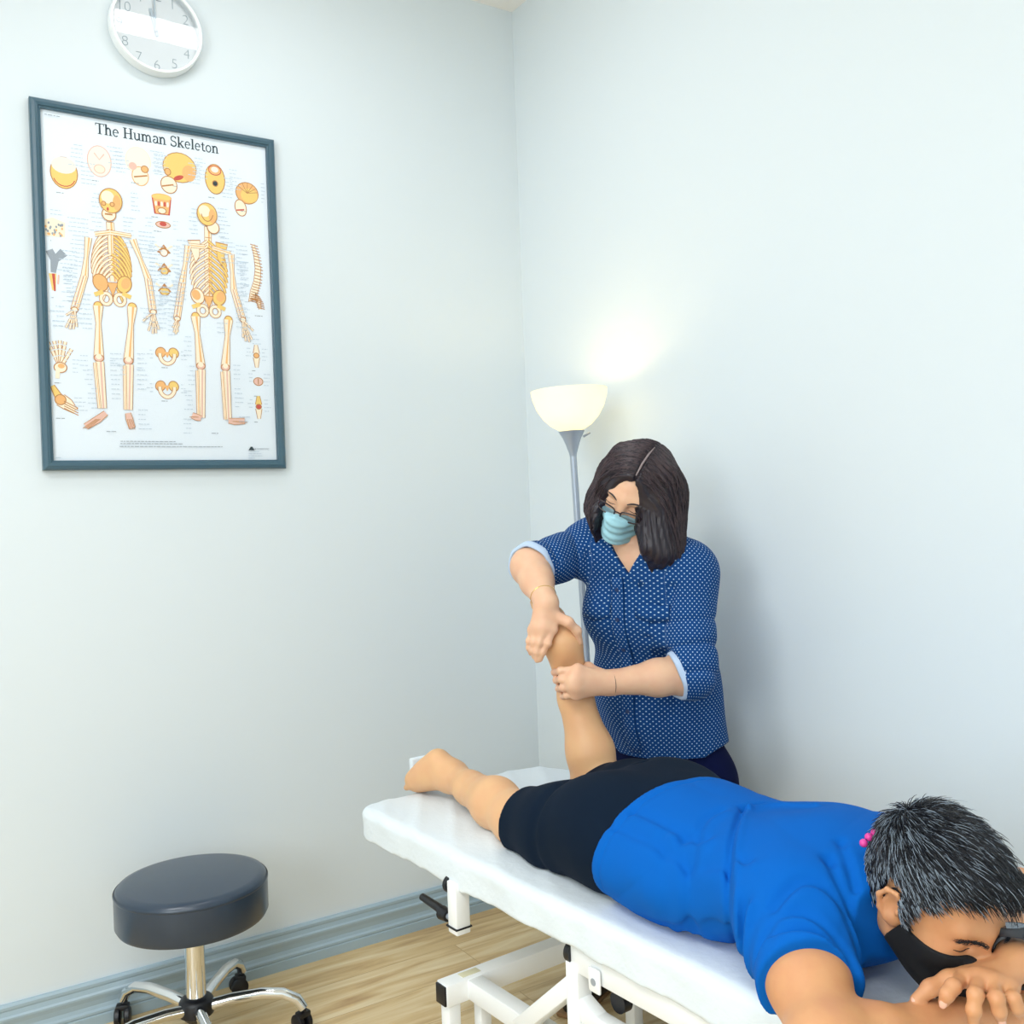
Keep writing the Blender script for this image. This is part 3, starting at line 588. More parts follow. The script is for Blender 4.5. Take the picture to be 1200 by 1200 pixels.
# lower frame
LZ = .315
C0 = Vector((-0.96696,-1.01288,0.315))
fx = C0.x; fy = C0.y
B0 = Vector((fx,fy,LZ))
bar('lower_cross_beam', B0, B0+WD*.60, .045, .05)
MB().box(B0+WD*-.002, (.038,.006,.044), CR3, .002).build('beam_cap', M['black'], couch)
MB().box(B0+WD*.602, (.038,.006,.044), CR3, .002).build('beam_cap', M['black'], couch)
MB().box(B0+WD*.075+ZZ*.0255, (.022,.05,.001), CR3, .0003).build('rating_sticker', mat('faded_sticker','dcd8b8',.6), couch)
for d in (.022,.58): bar('front_leg', B0+WD*d+ZZ*-.02, B0+WD*d+ZZ*-(LZ-.02), .032, .036)
for d in (.022,.58): MB().lathe([(0,0),(.024,0),(.026,.01),(.02,.022),(0,.024)], (B0+WD*d)*1-ZZ*LZ, 20).build('rubber_foot', M['black'], couch)
bar('inner_leg', B0+WD*.10+LD*.012+ZZ*-.02, B0+WD*.10+LD*.012+ZZ*-(LZ-.01), .03, .03)
for d in (.075,.54):
    bar('lower_side_rail', B0+WD*d+LD*.02, B0+WD*d+LD*1.0, .04, .045)
for d in (.035,.60):
    a = cp(.845,.03,0) if d < .3 else cp(.845,CW-.03,0)
    bar('pivot_post', a+ZZ*.54, a+ZZ*.03, .036, .036)
    MB().lathe([(0,0),(.024,0),(.026,.01),(.02,.022),(0,.024)], a, 20).build('rubber_foot', M['black'], couch)
    bar('brace', a+ZZ*.50, a+LD*-.22+WD*.02+ZZ*.315, .034, .034)
    bar('scissor_arm', a+ZZ*.46+LD*.01, a+LD*.62+WD*.01+ZZ*.20, .03, .04)
    bar('lower_side_rail', a+LD*.02+ZZ*.44, a+LD*.95+ZZ*.44, .03, .04)
MB().tube([cp(1.02,.10,.50), cp(1.55,.24,.40)], .022, 18).build('gas_strut', M['dark'], couch)
MB().tube([cp(1.0,.09,.505), cp(1.25,.16,.455)], .010, 14).build('strut_rod', M['chrome'], couch)
MB().box(cp(1.28,.28,.50), (.22,.16,.09), CR3, .01).build('lift_motor', M['dark'], couch)
MB().tube([cp(.925,.055,.480), cp(.925,.075,.480)], .020, 24).build('roller', M['black'], couch)
# ------------------------------------------------------------------ sdf modelling: fields on a grid -> surface nets
def sm(a, b, k):
    h = np.maximum(k-np.abs(a-b), 0)/k
    return np.minimum(a,b)-h*h*k*.25
def v3(p): return np.array(p, np.float32)
class Grid:
    def __init__(s, xs, ys, zs):
        s.ax = [np.asarray(a,np.float32) for a in (xs,ys,zs)]; s.F = np.full([len(a) for a in s.ax], .2, np.float32)
    def sub(s, lo, hi):
        sl = tuple(slice(max(int(np.searchsorted(a,l))-1,0), int(np.searchsorted(a,h))+1) for a,l,h in zip(s.ax,lo,hi))
        return sl, s.ax[0][sl[0]][:,None,None], s.ax[1][sl[1]][None,:,None], s.ax[2][sl[2]][None,None,:]
    def add(s, d, k=.02, pad=.035):
        fn, lo, hi = d
        sl,X,Y,Z = s.sub([a-pad-k for a in lo],[a+pad+k for a in hi])
        if 0 in s.F[sl].shape: return
        s.F[sl] = sm(s.F[sl], fn(X,Y,Z), k)
    def cut(s, d, k=.01, pad=.03):
        fn, lo, hi = d
        sl,X,Y,Z = s.sub([a-pad-k for a in lo],[a+pad+k for a in hi])
        if 0 in s.F[sl].shape: return
        s.F[sl] = -sm(-s.F[sl], fn(X,Y,Z), k)
    def near(s, w=.02):
        i = np.nonzero(np.abs(s.F) < w)
        return i, np.stack([s.ax[j][i[j]] for j in range(3)],1)
    def inter(s, fn, k=.006):       # smooth intersection with a half-space-like field fn(points)
        i,P = s.near(.05); s.F[i] = -sm(-s.F[i], -fn(P), k)
        j = s.F < -.05
        if j.any():
            i = np.nonzero(j); P = np.stack([s.ax[q][i[q]] for q in range(3)],1); s.F[i] = np.maximum(s.F[i], fn(P))
    def disp(s, fn, w=.02):
        i,P = s.near(w); s.F[i] += fn(P).astype(np.float32)
    def surf(s):
        F = s.F; n = F.shape; S = F < 0
        c = np.zeros([a-1 for a in n], np.uint8)
        for dx in (0,1):
            for dy in (0,1):
                for dz in (0,1): c += S[dx:n[0]-1+dx, dy:n[1]-1+dy, dz:n[2]-1+dz]
        act = (c > 0)&(c < 8); del c
        I = np.stack(np.nonzero(act),1); idx = np.full(act.shape,-1,np.int32); idx[act] = np.arange(len(I))
        acc = np.zeros((len(I),3),np.float32); cnt = np.zeros(len(I),np.float32)
        co = [(a,b,d) for a in (0,1) for b in (0,1) for d in (0,1)]
        val = {q: F[I[:,0]+q[0],I[:,1]+q[1],I[:,2]+q[2]] for q in co}
        for q in co:
            for ax in range(3):
                if q[ax]: continue
                r = list(q); r[ax] = 1; r = tuple(r)
                a,b = val[q],val[r]; m = (a < 0)!=(b < 0); t = np.where(m, a/np.where(m,a-b,1), 0)
                for j in range(3):
                    g = s.ax[j]; p0 = g[I[:,j]+q[j]]
                    acc[:,j] += np.where(m, p0+((g[I[:,j]+1]-p0)*t if j == ax else 0), 0)
                cnt += m
        V = acc/cnt[:,None]; Q = []
        for ax in range(3):
            u,w = [(1,2),(2,0),(0,1)][ax]
            A = [slice(1,-1)]*3; A[ax] = slice(0,-1); B = list(A); B[ax] = slice(1,None)
            a,b = S[tuple(A)],S[tuple(B)]
            for flip,m in ((False,a&~b),(True,~a&b)):
                e = np.stack(np.nonzero(m),1)
                if not len(e): continue
                for j in range(3):
                    if j != ax: e[:,j] += 1
                def cell(du,dw):
                    g = e.copy(); g[:,u] -= du; g[:,w] -= dw; return idx[g[:,0],g[:,1],g[:,2]]
                f = np.stack([cell(1,1),cell(0,1),cell(0,0),cell(1,0)],1)
                Q.append(f[:,::-1] if flip else f)
        return V, np.concatenate(Q)
def rng_axis(lo, hi, h): return np.arange(lo, hi+h, h, dtype=np.float32)
def capd(a, b, ra, rb=None, n=None, s=1.0, infl=0.):
    a = v3(a); b = v3(b); rb = ra if rb is None else rb; ab = b-a; L2 = max(float(ab@ab),1e-9)
    if n is not None:
        n = v3(n); n = n-ab*(n@ab)/L2; n = n/np.linalg.norm(n)
    def fn(X,Y,Z):
        px,py,pz = X-a[0],Y-a[1],Z-a[2]
        t = np.clip((px*ab[0]+py*ab[1]+pz*ab[2])/L2,0,1)
        qx,qy,qz = px-t*ab[0],py-t*ab[1],pz-t*ab[2]
        d2 = qx*qx+qy*qy+qz*qz; r = ra+(rb-ra)*t
        if n is None: return np.sqrt(d2)-r-infl
        c = qx*n[0]+qy*n[1]+qz*n[2]
        dd = np.sqrt(d2+c*c*(1/s**2-1)); q = np.sqrt(np.maximum(d2,1e-12))
        return (dd-r)*np.clip(q/np.maximum(dd,1e-6),s,1)-infl
    R = max(ra,rb)+infl
    return fn, np.minimum(a,b)-R, np.maximum(a,b)+R
def elld(c, rad, R=None, infl=0.):
    """R rows = axes of the ellipsoid in world"""
    c = v3(c); R = np.eye(3,dtype=np.float32) if R is None else np.asarray(R,np.float32); rad = v3(rad)
    def fn(X,Y,Z):
        x,y,z = X-c[0],Y-c[1],Z-c[2]; k0 = 0; k1 = 0
        for j in range(3):
            q = x*R[j,0]+y*R[j,1]+z*R[j,2]; k0 = k0+(q/rad[j])**2; k1 = k1+(q/rad[j]**2)**2
        k0 = np.sqrt(k0); return k0*(k0-1)/np.sqrt(np.maximum(k1,1e-9))-infl
    e = np.sqrt(((R.T*rad)**2).sum(1))+infl
    return fn, c-e, c+e
def waves(P, seed, freq, n=6):
    r = np.random.RandomState(seed); o = 0
    for i in range(n):
        k = r.normal(size=3); k *= freq*r.uniform(.6,1.5)/np.linalg.norm(k); o = o+np.sin(P@k.astype(np.float32)+r.uniform(0,6.28))
    return o/n
def seg_dist(P, pts, dims=3):
    d = np.full(len(P),9.,np.float32)
    for a,b in zip(pts,pts[1:]):
        a = v3(a)[:dims]; b = v3(b)[:dims]; ab = b-a; q = P[:,:dims]-a
        t = np.clip(q@ab/float(ab@ab),0,1); d = np.minimum(d, np.linalg.norm(q-t[:,None]*ab,axis=1))
    return d
def crease(P, pts, amp, wd, dims=2): return amp*np.exp(-(seg_dist(P,pts,dims)/wd)**2)
def attr(o, name, data):
    a = o.data.attributes.new(name,'FLOAT_VECTOR','POINT'); a.data.foreach_set('vector', np.asarray(data,np.float32).ravel())
# ------------------------------------------------------------------ the sheet over the couch
def make_sheet():
    h = .006
    g = Grid(rng_axis(-1.07,-.20,h), rng_axis(-2.72,-.53,h*1.2), rng_axis(.545,.69,.0045))
    c = cp(CL/2,CW/2,0); r = .012
    X,Y,Z = g.ax[0][:,None,None],g.ax[1][None,:,None],g.ax[2][None,None,:]
    l = (X-O.x)*LD.x+(Y-O.y)*LD.y; wv = (X-O.x)*WD.x+(Y-O.y)*WD.y
    # plan outline with the far foot corner well rounded
    rc = np.where(wv > CW/2, .15, .05)*np.where(l < CL/2,1,.5)
    dx = np.abs(l-CL/2)-CL/2+rc; dy = np.abs(wv-CW/2)-CW/2+rc
    d2 = np.sqrt(np.maximum(dx,0)**2+np.maximum(dy,0)**2)+np.minimum(np.maximum(dx,dy),0)-rc
    zt = .65; rr = .022
    a = d2+rr; b = Z-zt+rr
    top = np.sqrt(np.maximum(a,0)**2+np.maximum(b,0)**2)+np.minimum(np.maximum(a,b),0)-rr
    low = .574+.002*np.sin(l*9)+.0012*np.sin(l*23+1)
    full = np.ones(top.shape,np.float32)
    Pg = np.stack([(X*full).ravel(),(Y*full).ravel(),(Z*full).ravel()],1)
    def wr(P):
        l = (P[:,0]-O.x)*LD.x+(P[:,1]-O.y)*LD.y; wv = (P[:,0]-O.x)*WD.x+(P[:,1]-O.y)*WD.y
        q = .0022*waves(P,3,26)+.0016*waves(P,5,65)
        side = np.clip((.642-P[:,2])/.03,0,1)
        q += side*.0022*np.sin(l*38+3*np.sin(l*7))
        q += -.0036*np.abs(np.sin((l*1.0+wv*1.6)*17+2*waves(P,8,9)))**6*np.clip(1.2-l,0,1)
        return q
    top = top+wr(Pg).reshape(top.shape)
    g.F = np.maximum(np.maximum(top, low-Z),-(top+.012)).astype(np.float32)
    V,F = g.surf()
    o = mesh_obj('bed_sheet', V, F, M['sheet']); return o
sheet = tag(make_sheet(), 'white disposable sheet covering the couch, under the man', 'sheet')
wb = MB(); wb.box((-0.75255,-0.57365,0.69), (.11,.02,.085), Matrix((WD,-LD,ZZ)).transposed(), .004).build('towel_body', M['sheet'])
wb = bpy.data.objects['towel_body']; wb.name = 'foam_block'; tag(wb, 'small white block standing at the foot end behind the bare foot', 'block')
# ------------------------------------------------------------------ bodies
def frame(fwd, up):
    f = Vector(fwd).normalized(); u = Vector(up); u = (u-f*u.dot(f)).normalized(); l = u.cross(f)
    return np.array([f,l,u],np.float32)          # rows: forward, left, up
class Local:
    def __init__(s, org, R, k=1.): s.o = v3(org); s.R = R; s.k = k
    def w(s, p): return tuple(s.o+s.k*v3(p)@s.R)
    def l(s, P): return (P-s.o)@s.R.T/s.k
    def cap(s, a, b, ra, rb=None, n=None, fl=1., infl=0.): return capd(s.w(a),s.w(b),ra*s.k,(ra if rb is None else rb)*s.k,None if n is None else v3(n)@s.R,fl,infl)
    def ell(s, c, r, infl=0., rot=None):
        R = s.R if rot is None else np.asarray(rot,np.float32)@s.R
        return elld(s.w(c),v3(r)*s.k,R,infl)
def rotz(a): c,q = math.cos(a),math.sin(a); return [[c,q,0],[-q,c,0],[0,0,1]]
def roty(a): c,q = math.cos(a),math.sin(a); return [[c,0,-q],[0,1,0],[q,0,c]]
def head_prims(h, k=1.0, infl=0., ears=True):
    """list of (op, primitive, blend) for one head in its own frame: x forward, y left, z up"""
    L = [('+',h.ell((-.012,0,.030),(.096,.076,.090),infl),.01),
         ('+',h.ell((.030,0,.012),(.068,.066,.075),infl),.03),
         ('+',h.ell((.036,0,-.045),(.058,.056,.078),infl),.03),
         ('+',h.cap((-.005,.052,-.058),(.060,.020,-.100),.020,.018,None,1,infl),.03),
         ('+',h.cap((-.005,-.052,-.058),(.060,-.020,-.100),.020,.018,None,1,infl),.03),
         ('+',h.ell((.074,0,-.104),(.020,.022,.017),infl),.025),
         ('+',h.cap((.084,.034,.020),(.088,0,.017),.011,.011,None,1,infl),.018),
         ('+',h.cap((.084,-.034,.020),(.088,0,.017),.011,.011,None,1,infl),.018)]
    if not infl:
        for sg in (-1,1):
            L += [('-',h.ell((.099,sg*.033,-.001),(.016,.019,.011)),.012),
                  ('+',h.ell((.079,sg*.033,-.003),(.0135,.016,.0115)),.006),
                  ('-',h.cap((.094,sg*.020,-.0065),(.088,sg*.047,-.0055),.0016),.003),
                  ('-',h.cap((.096,sg*.021,.0055),(.089,sg*.047,.0060),.0014),.004)]
    L += [('+',h.cap((.092,0,.010),(.113,0,-.030),.0075,.0115,None,1,infl),.016),
          ('+',h.ell((.106,.011,-.034),(.011,.009,.008),infl),.01),('+',h.ell((.106,-.011,-.034),(.011,.009,.008),infl),.01),
          ('+',h.ell((.062,.042,-.030),(.022,.020,.018),infl),.025),('+',h.ell((.062,-.042,-.030),(.022,.020,.018),infl),.025)]
    if not infl:
        L += [('+',h.ell((.095,0,-.064),(.012,.022,.006)),.01),('+',h.ell((.093,0,-.074),(.012,.019,.007)),.01),('-',h.cap((.106,.018,-.069),(.106,-.018,-.069),.0018),.004)]
    if ears:
        for sg in (-1,1):
            rot = rotz(-sg*.42)
            L += [('+',h.ell((-.008,sg*.080,-.004),(.018,.0075,.031),0,rot),.008),
                  ('+',h.ell((-.003,sg*.078,-.026),(.010,.007,.013),0,rot),.008)]
            for pts in ([(.008,.084,.010),(-.002,.088,.026),(-.018,.094,.024),(-.028,.096,.006),(-.022,.092,-.016),(-.010,.086,-.030)],):
                for a,b in zip(pts,pts[1:]): L.append(('+',h.cap((a[0],sg*a[1],a[2]),(b[0],sg*b[1],b[2]),.0042),.004))
            L += [('-',h.ell((-.006,sg*.0905,-.002),(.0095,.0085,.015),0,rot),.006),('+',h.ell((.006,sg*.083,-.004),(.005,.006,.007)),.004)]
    return L
def apply(g, L, filt=None):
    for op,d,k in L: (g.add if op == '+' else g.cut)(d,k)
def hand_prims(wrist, knk, fingers, thumb, r=.0085, palm=.013, nrm=None):
    L = []
    for i,kp in enumerate(knk):
        L.append(('+',capd(wrist,kp,palm*1.15,palm*.85,nrm,.8),.012))
        ch = [kp]+list(fingers[i]); rr = [r*1.12,r*1.02,r*.94,r*.80] if i < 3 else [r,r*.9,r*.84,r*.72]
        for a,b,ra,rb in zip(ch,ch[1:],rr,rr[1:]): L.append(('+',capd(a,b,ra,rb),.005))
        for q,ra in zip(ch[1:-1],rr[1:-1]): L.append(('+',elld(q,(ra*1.0,)*3),.006))
    for a,b in zip(knk,knk[1:]): L.append(('+',capd(a,b,palm*.72),.010))
    for a,b,ra,rb in zip(thumb,thumb[1:],(.016,.012,.0105),(.012,.0105,.0085)): L.append(('+',capd(a,b,ra,rb),.008))
    return L
def tubes_mesh(paths, rads, n=4):
    """many tapering strands (K,S,3) as one vertex/face array"""
    P = np.asarray(paths,np.float32); K,S,_ = P.shape
    T = np.gradient(P,axis=1); T /= np.maximum(np.linalg.norm(T,axis=2,keepdims=True),1e-9)
    ref = np.where(np.abs(T[...,2:3]) < .9, np.array([0,0,1],np.float32), np.array([1,0,0],np.float32))
    X = np.cross(T,ref); X /= np.maximum(np.linalg.norm(X,axis=2,keepdims=True),1e-9); Y = np.cross(T,X)
    R = np.asarray(rads,np.float32).reshape(K if np.ndim(rads) > 1 else 1,-1)
    V = np.stack([P+(X*math.cos(2*math.pi*j/n)+Y*math.sin(2*math.pi*j/n))*R[...,None] for j in range(n)],2)
    idx = np.arange(K*S*n).reshape(K,S,n); F = []
    for j in range(n):
        j2 = (j+1)%n; F.append(np.stack([idx[:,:-1,j],idx[:,:-1,j2],idx[:,1:,j2],idx[:,1:,j]],-1).reshape(-1,4))
    return V.reshape(-1,3), np.concatenate(F)
from mathutils.bvhtree import BVHTree
# ------------------------------------------------------------------ the man lying face down
def build_man():
    ank = v3((-.770,-.740,.712)); knee = v3((-.805,-1.105,.698)); hipR = v3((-.800,-1.44,.742)); hipL = v3((-.600,-1.42,.742))
    kneeL = v3((-.545,-1.055,.705)); ankL = v3((-0.5882,-1.01176,1.02619)); 
    up = (0,0,1)
    sR = v3((-.850,-1.934,.755)); sL = v3((-.545,-1.89,.745))
    elR = v3((-1.00096,-2.12173,0.69422)); wrR = v3((-0.75953,-2.15288,0.67506)); elL = v3((-.395,-2.03,.705)); wrL = v3((-0.7082,-2.20359,0.75496))
    hd = Local((-.724,-2.092,.813), frame((-.132,-.893,-.430),(-.065,-.425,.902)), .90)
    neck0 = v3((-.705,-1.92,.785)); neck1 = v3(hd.w((-.028,0,-.050)))
    B = lambda i=0.: [   # torso and shorts-bearing prims (blend, tag)
        ('pel',capd((-.71,-1.50,.748),(-.700,-1.40,.742),.165,.165,up,.55,i),.05),
        ('but',elld((-.790,-1.42,.772),(.090,.110,.078),None,i),.05),('but',elld((-.625,-1.40,.772),(.090,.110,.078),None,i),.05),
        ('wai',capd((-.712,-1.62,.742),(-.710,-1.50,.745),.150,.160,up,.62,i),.06),
        ('che',capd((-.706,-1.86,.758),(-.712,-1.64,.742),.172,.155,up,.56,i),.06),
        ('sho',capd(sR+v3((.03,0,.01)),sL+v3((-.03,0,.01)),.072,.070,None,1,i),.06),
        ('sca',elld((-.79,-1.84,.792),(.075,.10,.05),None,i),.05),('sca',elld((-.62,-1.83,.788),(.075,.10,.05),None,i),.05),
        ('thR',capd(hipR,knee*.55+hipR*.45,.088,.076,None,1,i),.05),('thR',capd(knee*.55+hipR*.45,knee,.076,.056,None,1,i),.04),
        ('thL',capd(hipL,kneeL*.55+hipL*.45,.088,.076,None,1,i),.05),('thL',capd(kneeL*.55+hipL*.45,kneeL,.076,.057,None,1,i),.04),
        ('arR',capd(sR,sR*.5+elR*.5,.060,.053,None,1,i),.04),('arL',capd(sL,sL*.5+elL*.5,.060,.050,None,1,i),.04)]
    # fine spacing near the head and hands
    ys = np.concatenate([rng_axis(-2.42,-1.93,.0024), rng_axis(-1.926,-.50,.0042)])
    g = Grid(rng_axis(-1.14,-.33,.0030), ys, np.concatenate([rng_axis(.642,.97,.0030),rng_axis(.974,1.17,.0038)]))
    for t,d,k in B(): g.add(d,k)
    A = lambda a,b,t: a*(1-t)+b*t
    # near leg: calf, ankle, foot lying sole up
    g.add(capd(knee,A(knee,ank,.32)+v3((0,0,.004)),.054,.055),.03); g.add(capd(A(knee,ank,.32)+v3((0,0,.004)),A(knee,ank,.70),.056,.040),.03); g.add(capd(A(knee,ank,.70),ank,.040,.034),.02)
    hl = v3((-0.78664,-0.69413,0.74321)); ball = v3((-0.81127,-0.63082,0.68711)); toe = v3((-.868,-.612,.672))
    g.add(capd(ank,hl,.034,.028),.03); g.add(capd(hl,A(hl,ball,.5),.029,.032),.025); g.add(capd(A(hl,ball,.5),ball,.032,.034,(0.5,.4,.75),.6),.03); g.add(capd(ank,ball,.032,.026),.03)
    for i in range(5):
        o = v3((.022-.011*i,-.002*i,.010-.004*i)); b0 = ball+o; g.add(capd(b0,b0+v3((-.006,.040-.003*i,-.014)),.0135-.0012*i,.0115-.001*i),.006)
    # raised leg
    g.add(capd(kneeL,A(kneeL,ankL,.30)+v3((0,-.012,0)),.056,.054),.03); g.add(capd(A(kneeL,ankL,.30)+v3((0,-.012,0)),A(kneeL,ankL,.70),.054,.041),.03); g.add(capd(A(kneeL,ankL,.70),ankL,.041,.035),.02)
    hL = v3((-0.60437,-1.01898,1.07053)); fdir = v3((.30,.86,.42)); fdir /= np.linalg.norm(fdir)
    g.add(elld(hL,(.040,.040,.038)),.03); g.add(capd(ankL,hL,.036,.036),.03); g.add(capd(hL,hL+fdir*.11,.037,.034),.03); g.add(capd(hL+fdir*.11,hL+fdir*.17,.034,.030,(0,-.4,.9),.6),.03)
    for i in range(5):
        sd = np.cross(fdir,v3((0,-.4,.9))); sd /= np.linalg.norm(sd); b0 = hL+fdir*.165+sd*(.028-.014*i); g.add(capd(b0,b0+fdir*(.045-.005*i),.012-.001*i,.010-.001*i),.006)
    # arms
    gl = Grid(*g.ax); gf = Grid(*g.ax)
    for q,s,e,w in ((g,sR,elR,wrR),(gl,sL,elL,wrL)):
        q.add(capd(A(s,e,.45),e,.054,.043),.03); q.add(elld(e,(.044,.044,.042)),.03); q.add(capd(e,A(e,w,.35),.044,.043),.03); q.add(capd(A(e,w,.35),w,.043,.030,(0,0,1),.85),.02)
    # right hand flat on the sheet, pointing out of frame; left hand laid over the right wrist
    up3 = v3((0,0,1))
    kR = [(-0.65082,-2.19331,0.69637), (-0.66392,-2.20273,0.68972), (-0.68108,-2.20954,0.6812), (-0.70204,-2.21388,0.67438)]
    def ext(kp, d, ls, dz):
        q = v3(kp); out = []
        for l,z in zip(ls,dz): q = q+v3(d)*l+v3((0,0,z)); out.append(tuple(q))
        return out
    dR = v3((.84,-.50,.0))
    fR = [ext(kp,dR,(.040,.026,.020),(0,-.006,-.008)) for kp in kR]
    tR = [tuple(A(wrR,v3(kR[0]),.2)), (-0.69384,-2.1536,0.69353), (-0.65851,-2.16451,0.6995), (-0.62982,-2.17708,0.70574)]
    HR = hand_prims(tuple(wrR), kR, fR, tR, .0092, .0145, up3)
    kL = [(-0.78688,-2.17657,0.74652), (-0.78539,-2.19537,0.75331), (-0.77879,-2.21155,0.75196), (-0.76295,-2.2242,0.74545)]
    fL = [[(-0.83246,-2.18875,0.75331), (-0.84475,-2.18797,0.74662), (-0.84792,-2.18478,0.73625)],
          [(-0.82693,-2.21615,0.75138), (-0.83403,-2.21758,0.73432), (-0.82996,-2.21435,0.71517)],
          [(-0.80871,-2.2339,0.74858), (-0.80645,-2.23543,0.73312), (-0.80023,-2.23355,0.71939)],
          [(-0.78553,-2.24295,0.74518), (-0.78223,-2.24514,0.73293), (-0.77404,-2.24453,0.72018)]]
    tL = [(-0.73988,-2.18315,0.74467), (-0.78721,-2.15259,0.73505), (-0.81354,-2.14155,0.72686), (-0.83403,-2.13431,0.71388)]
    HL = hand_prims(tuple(wrL), kL, fL, tL, .0088, .0138, v3((-.35,-.1,.9)))
    apply(g,HR); apply(gl,HL)
    # neck and head
    gf.add(capd(neck0,neck1,.068,.055),.05); apply(gf, head_prims(hd)); g.F = sm(sm(g.F,gl.F,.004),gf.F,.004); del gl,gf
    g.inter(lambda P: .6515-P[:,2],.008)
    V,F = g.surf()
    bvb = BVHTree.FromPolygons([tuple(map(float,v)) for v in V],[tuple(map(int,f)) for f in F])
    body = mesh_obj('person', V, F, [M['skin_m'],M['skin_l']])
    # legs are paler than face and arms: material by polygon
    ctr = V[F].mean(1); body.data.polygons.foreach_set('material_index', (ctr[:,1] > -1.6).astype(np.int32)); body.data.update()
    shift_origin(body, (-.71,-1.45,.65))
    tag(body, 'man in blue T-shirt and black mask lying face down on the couch', 'person')
    # ---- shorts
    hemR = A(knee,hipR,.07); hemL = A(kneeL,hipL,.12)
    gs = Grid(rng_axis(-1.0,-.42,.0042), rng_axis(-1.62,-1.0,.0042), rng_axis(.640,.93,.0042))
    for t,d,k in B(.008):
        if t in ('pel','but','wai'): gs.add(d,k)
    for hip,kn,e in ((hipR,knee,.004),(hipL,kneeL,.0)):
        m = A(hip,kn,.5); gs.add(capd(hip,m,.096,.084),.05); gs.add(capd(m,A(hip,kn,1.03),.084,.069+e),.05)
    dRn = (knee-hipR)/np.linalg.norm(knee-hipR); dRn = dRn+v3((-.10,0,.22)); dRn /= np.linalg.norm(dRn); dLn = (kneeL-hipL)/np.linalg.norm(kneeL-hipL)
    def hems(P):
        right = P[:,0] < -.69
        return np.where(right,(P-hemR)@dRn,(P-hemL)@dLn)
    gs.disp(lambda P: .0022*waves(P,11,34)+crease(P,[(-.66,-1.36),(-.70,-1.22),(-.705,-1.08)],.020,.016)+crease(P,[(-.72,-1.36),(-.80,-1.30),(-.90,-1.30)],.006,.014)+crease(P,[(-.62,-1.33),(-.55,-1.28),(-.46,-1.27)],.006,.014),.03)
    gs.inter(hems,.004); gs.inter(lambda P: -(P[:,1]+1.56),.004); gs.inter(lambda P: .651-P[:,2],.008)
    V,F = gs.surf(); sh = mesh_obj('shorts', V, F, M['shorts'], body)
    # ---- T-shirt
    gt = Grid(rng_axis(-1.10,-.36,.0036), rng_axis(-2.20,-1.34,.0036), rng_axis(.640,.97,.0036))
    for t,d,k in B(.015):
        if t in ('pel','but','wai','che','sho','sca'): gt.add(d,k)
    gt.add(capd((-.72,-1.66,.735),(-.71,-1.47,.735),.185,.192,up,.56),.05)
    eR = A(sR,elR,.53); eL = A(sL,elL,.66)
    gt.add(capd(sR,eR,.078,.073),.05); gt.add(capd(sL,eL,.078,.068),.05); gt.add(capd(neck0+v3((0,.03,-.01)),A(neck0,neck1,.95),.088,.067),.05)
    ndir = (neck1-neck0)/np.linalg.norm(neck1-neck0)
    aR = (elR-sR)/np.linalg.norm(elR-sR); aL = (elL-sL)/np.linalg.norm(elL-sL)
    hm = v3((-.78,-1.532,.76)); hn = v3((.08,.985,.14)); hn /= np.linalg.norm(hn)
    CRS = [([(-0.72976,-1.72661,0.86),(-0.84328,-1.80899,0.86),(-0.92618,-1.87903,0.85),(-0.94944,-1.91101,0.82),(-0.92674,-1.91126,0.78)],.0095,.0075),
           ([(-0.72976,-1.72661,0.86),(-0.66632,-1.73393,0.86),(-0.64569,-1.80266,0.86)],.0085,.008),
           ([(-0.8502,-1.69998,0.87),(-0.93084,-1.81577,0.86),(-0.94187,-1.85343,0.82),(-0.92161,-1.86749,0.78)],.006,.012),
           ([(-0.86228,-1.65891,0.87),(-0.92933,-1.75412,0.85)],.004,.012),([(-0.86835,-1.7444,0.87),(-0.80575,-1.70581,0.87),(-0.76594,-1.70705,0.87)],.004,.010),
           ([(-0.91657,-1.96556,0.86),(-0.86744,-1.97409,0.87),(-0.843,-2.01577,0.87),(-0.85139,-2.06543,0.85)],.007,.011),
           ([(-0.80345,-1.96873,0.88),(-0.82446,-2.00852,0.87),(-0.82384,-2.04769,0.86)],.010,.010),([(-0.75777,-1.95588,0.88),(-0.80406,-2.01558,0.88)],.007,.009),
           ([(-0.95956,-1.9745,0.83),(-0.93656,-1.97835,0.85),(-0.90642,-2.00701,0.86),(-0.89115,-2.05353,0.85),(-0.88805,-2.08571,0.83)],.006,.009),
           ([(-0.9497,-1.98887,0.82),(-0.91966,-2.03205,0.83),(-0.88842,-2.07818,0.81)],.006,.009),([(-0.95299,-1.99876,0.8),(-0.91815,-2.04469,0.81),(-0.89722,-2.0911,0.79)],.005,.009),
           ([(-0.8781,-1.52737,0.72),(-0.87744,-1.70105,0.73),(-0.87892,-1.87739,0.73)],.004,.009),([(-0.84268,-1.55731,0.7),(-0.84367,-1.74665,0.7)],.006,.010)]
    CRS = [([tuple(q_) for q_ in smooth_path(pts,4)],a,wd) for pts,a,wd in CRS]
    def folds(P):
        q = .0026*waves(P,21,34)+.0016*waves(P,22,75)+.0035*(1-np.abs(waves(P,23,22,4)))**4
        for pts,a,wd in CRS:
            q = q+crease(P,pts,a*1.25,wd)-crease(P,[v3(p)+v3((-.008,-.016,0)) for p in pts],a*.8,wd*1.3)
        hemd = np.abs((P-hm)@hn+.022); q = q+.0030*np.exp(-(hemd/.0026)**2)
        sl = np.abs((P-eR)@aR+.018); q = q+np.where(seg_dist(P,[sR,eR]) < .12,.0010*np.exp(-(sl/.0022)**2),0)
        return q
    gt.disp(folds,.03)
    gt.inter(lambda P: (P-hm)@hn,.004)
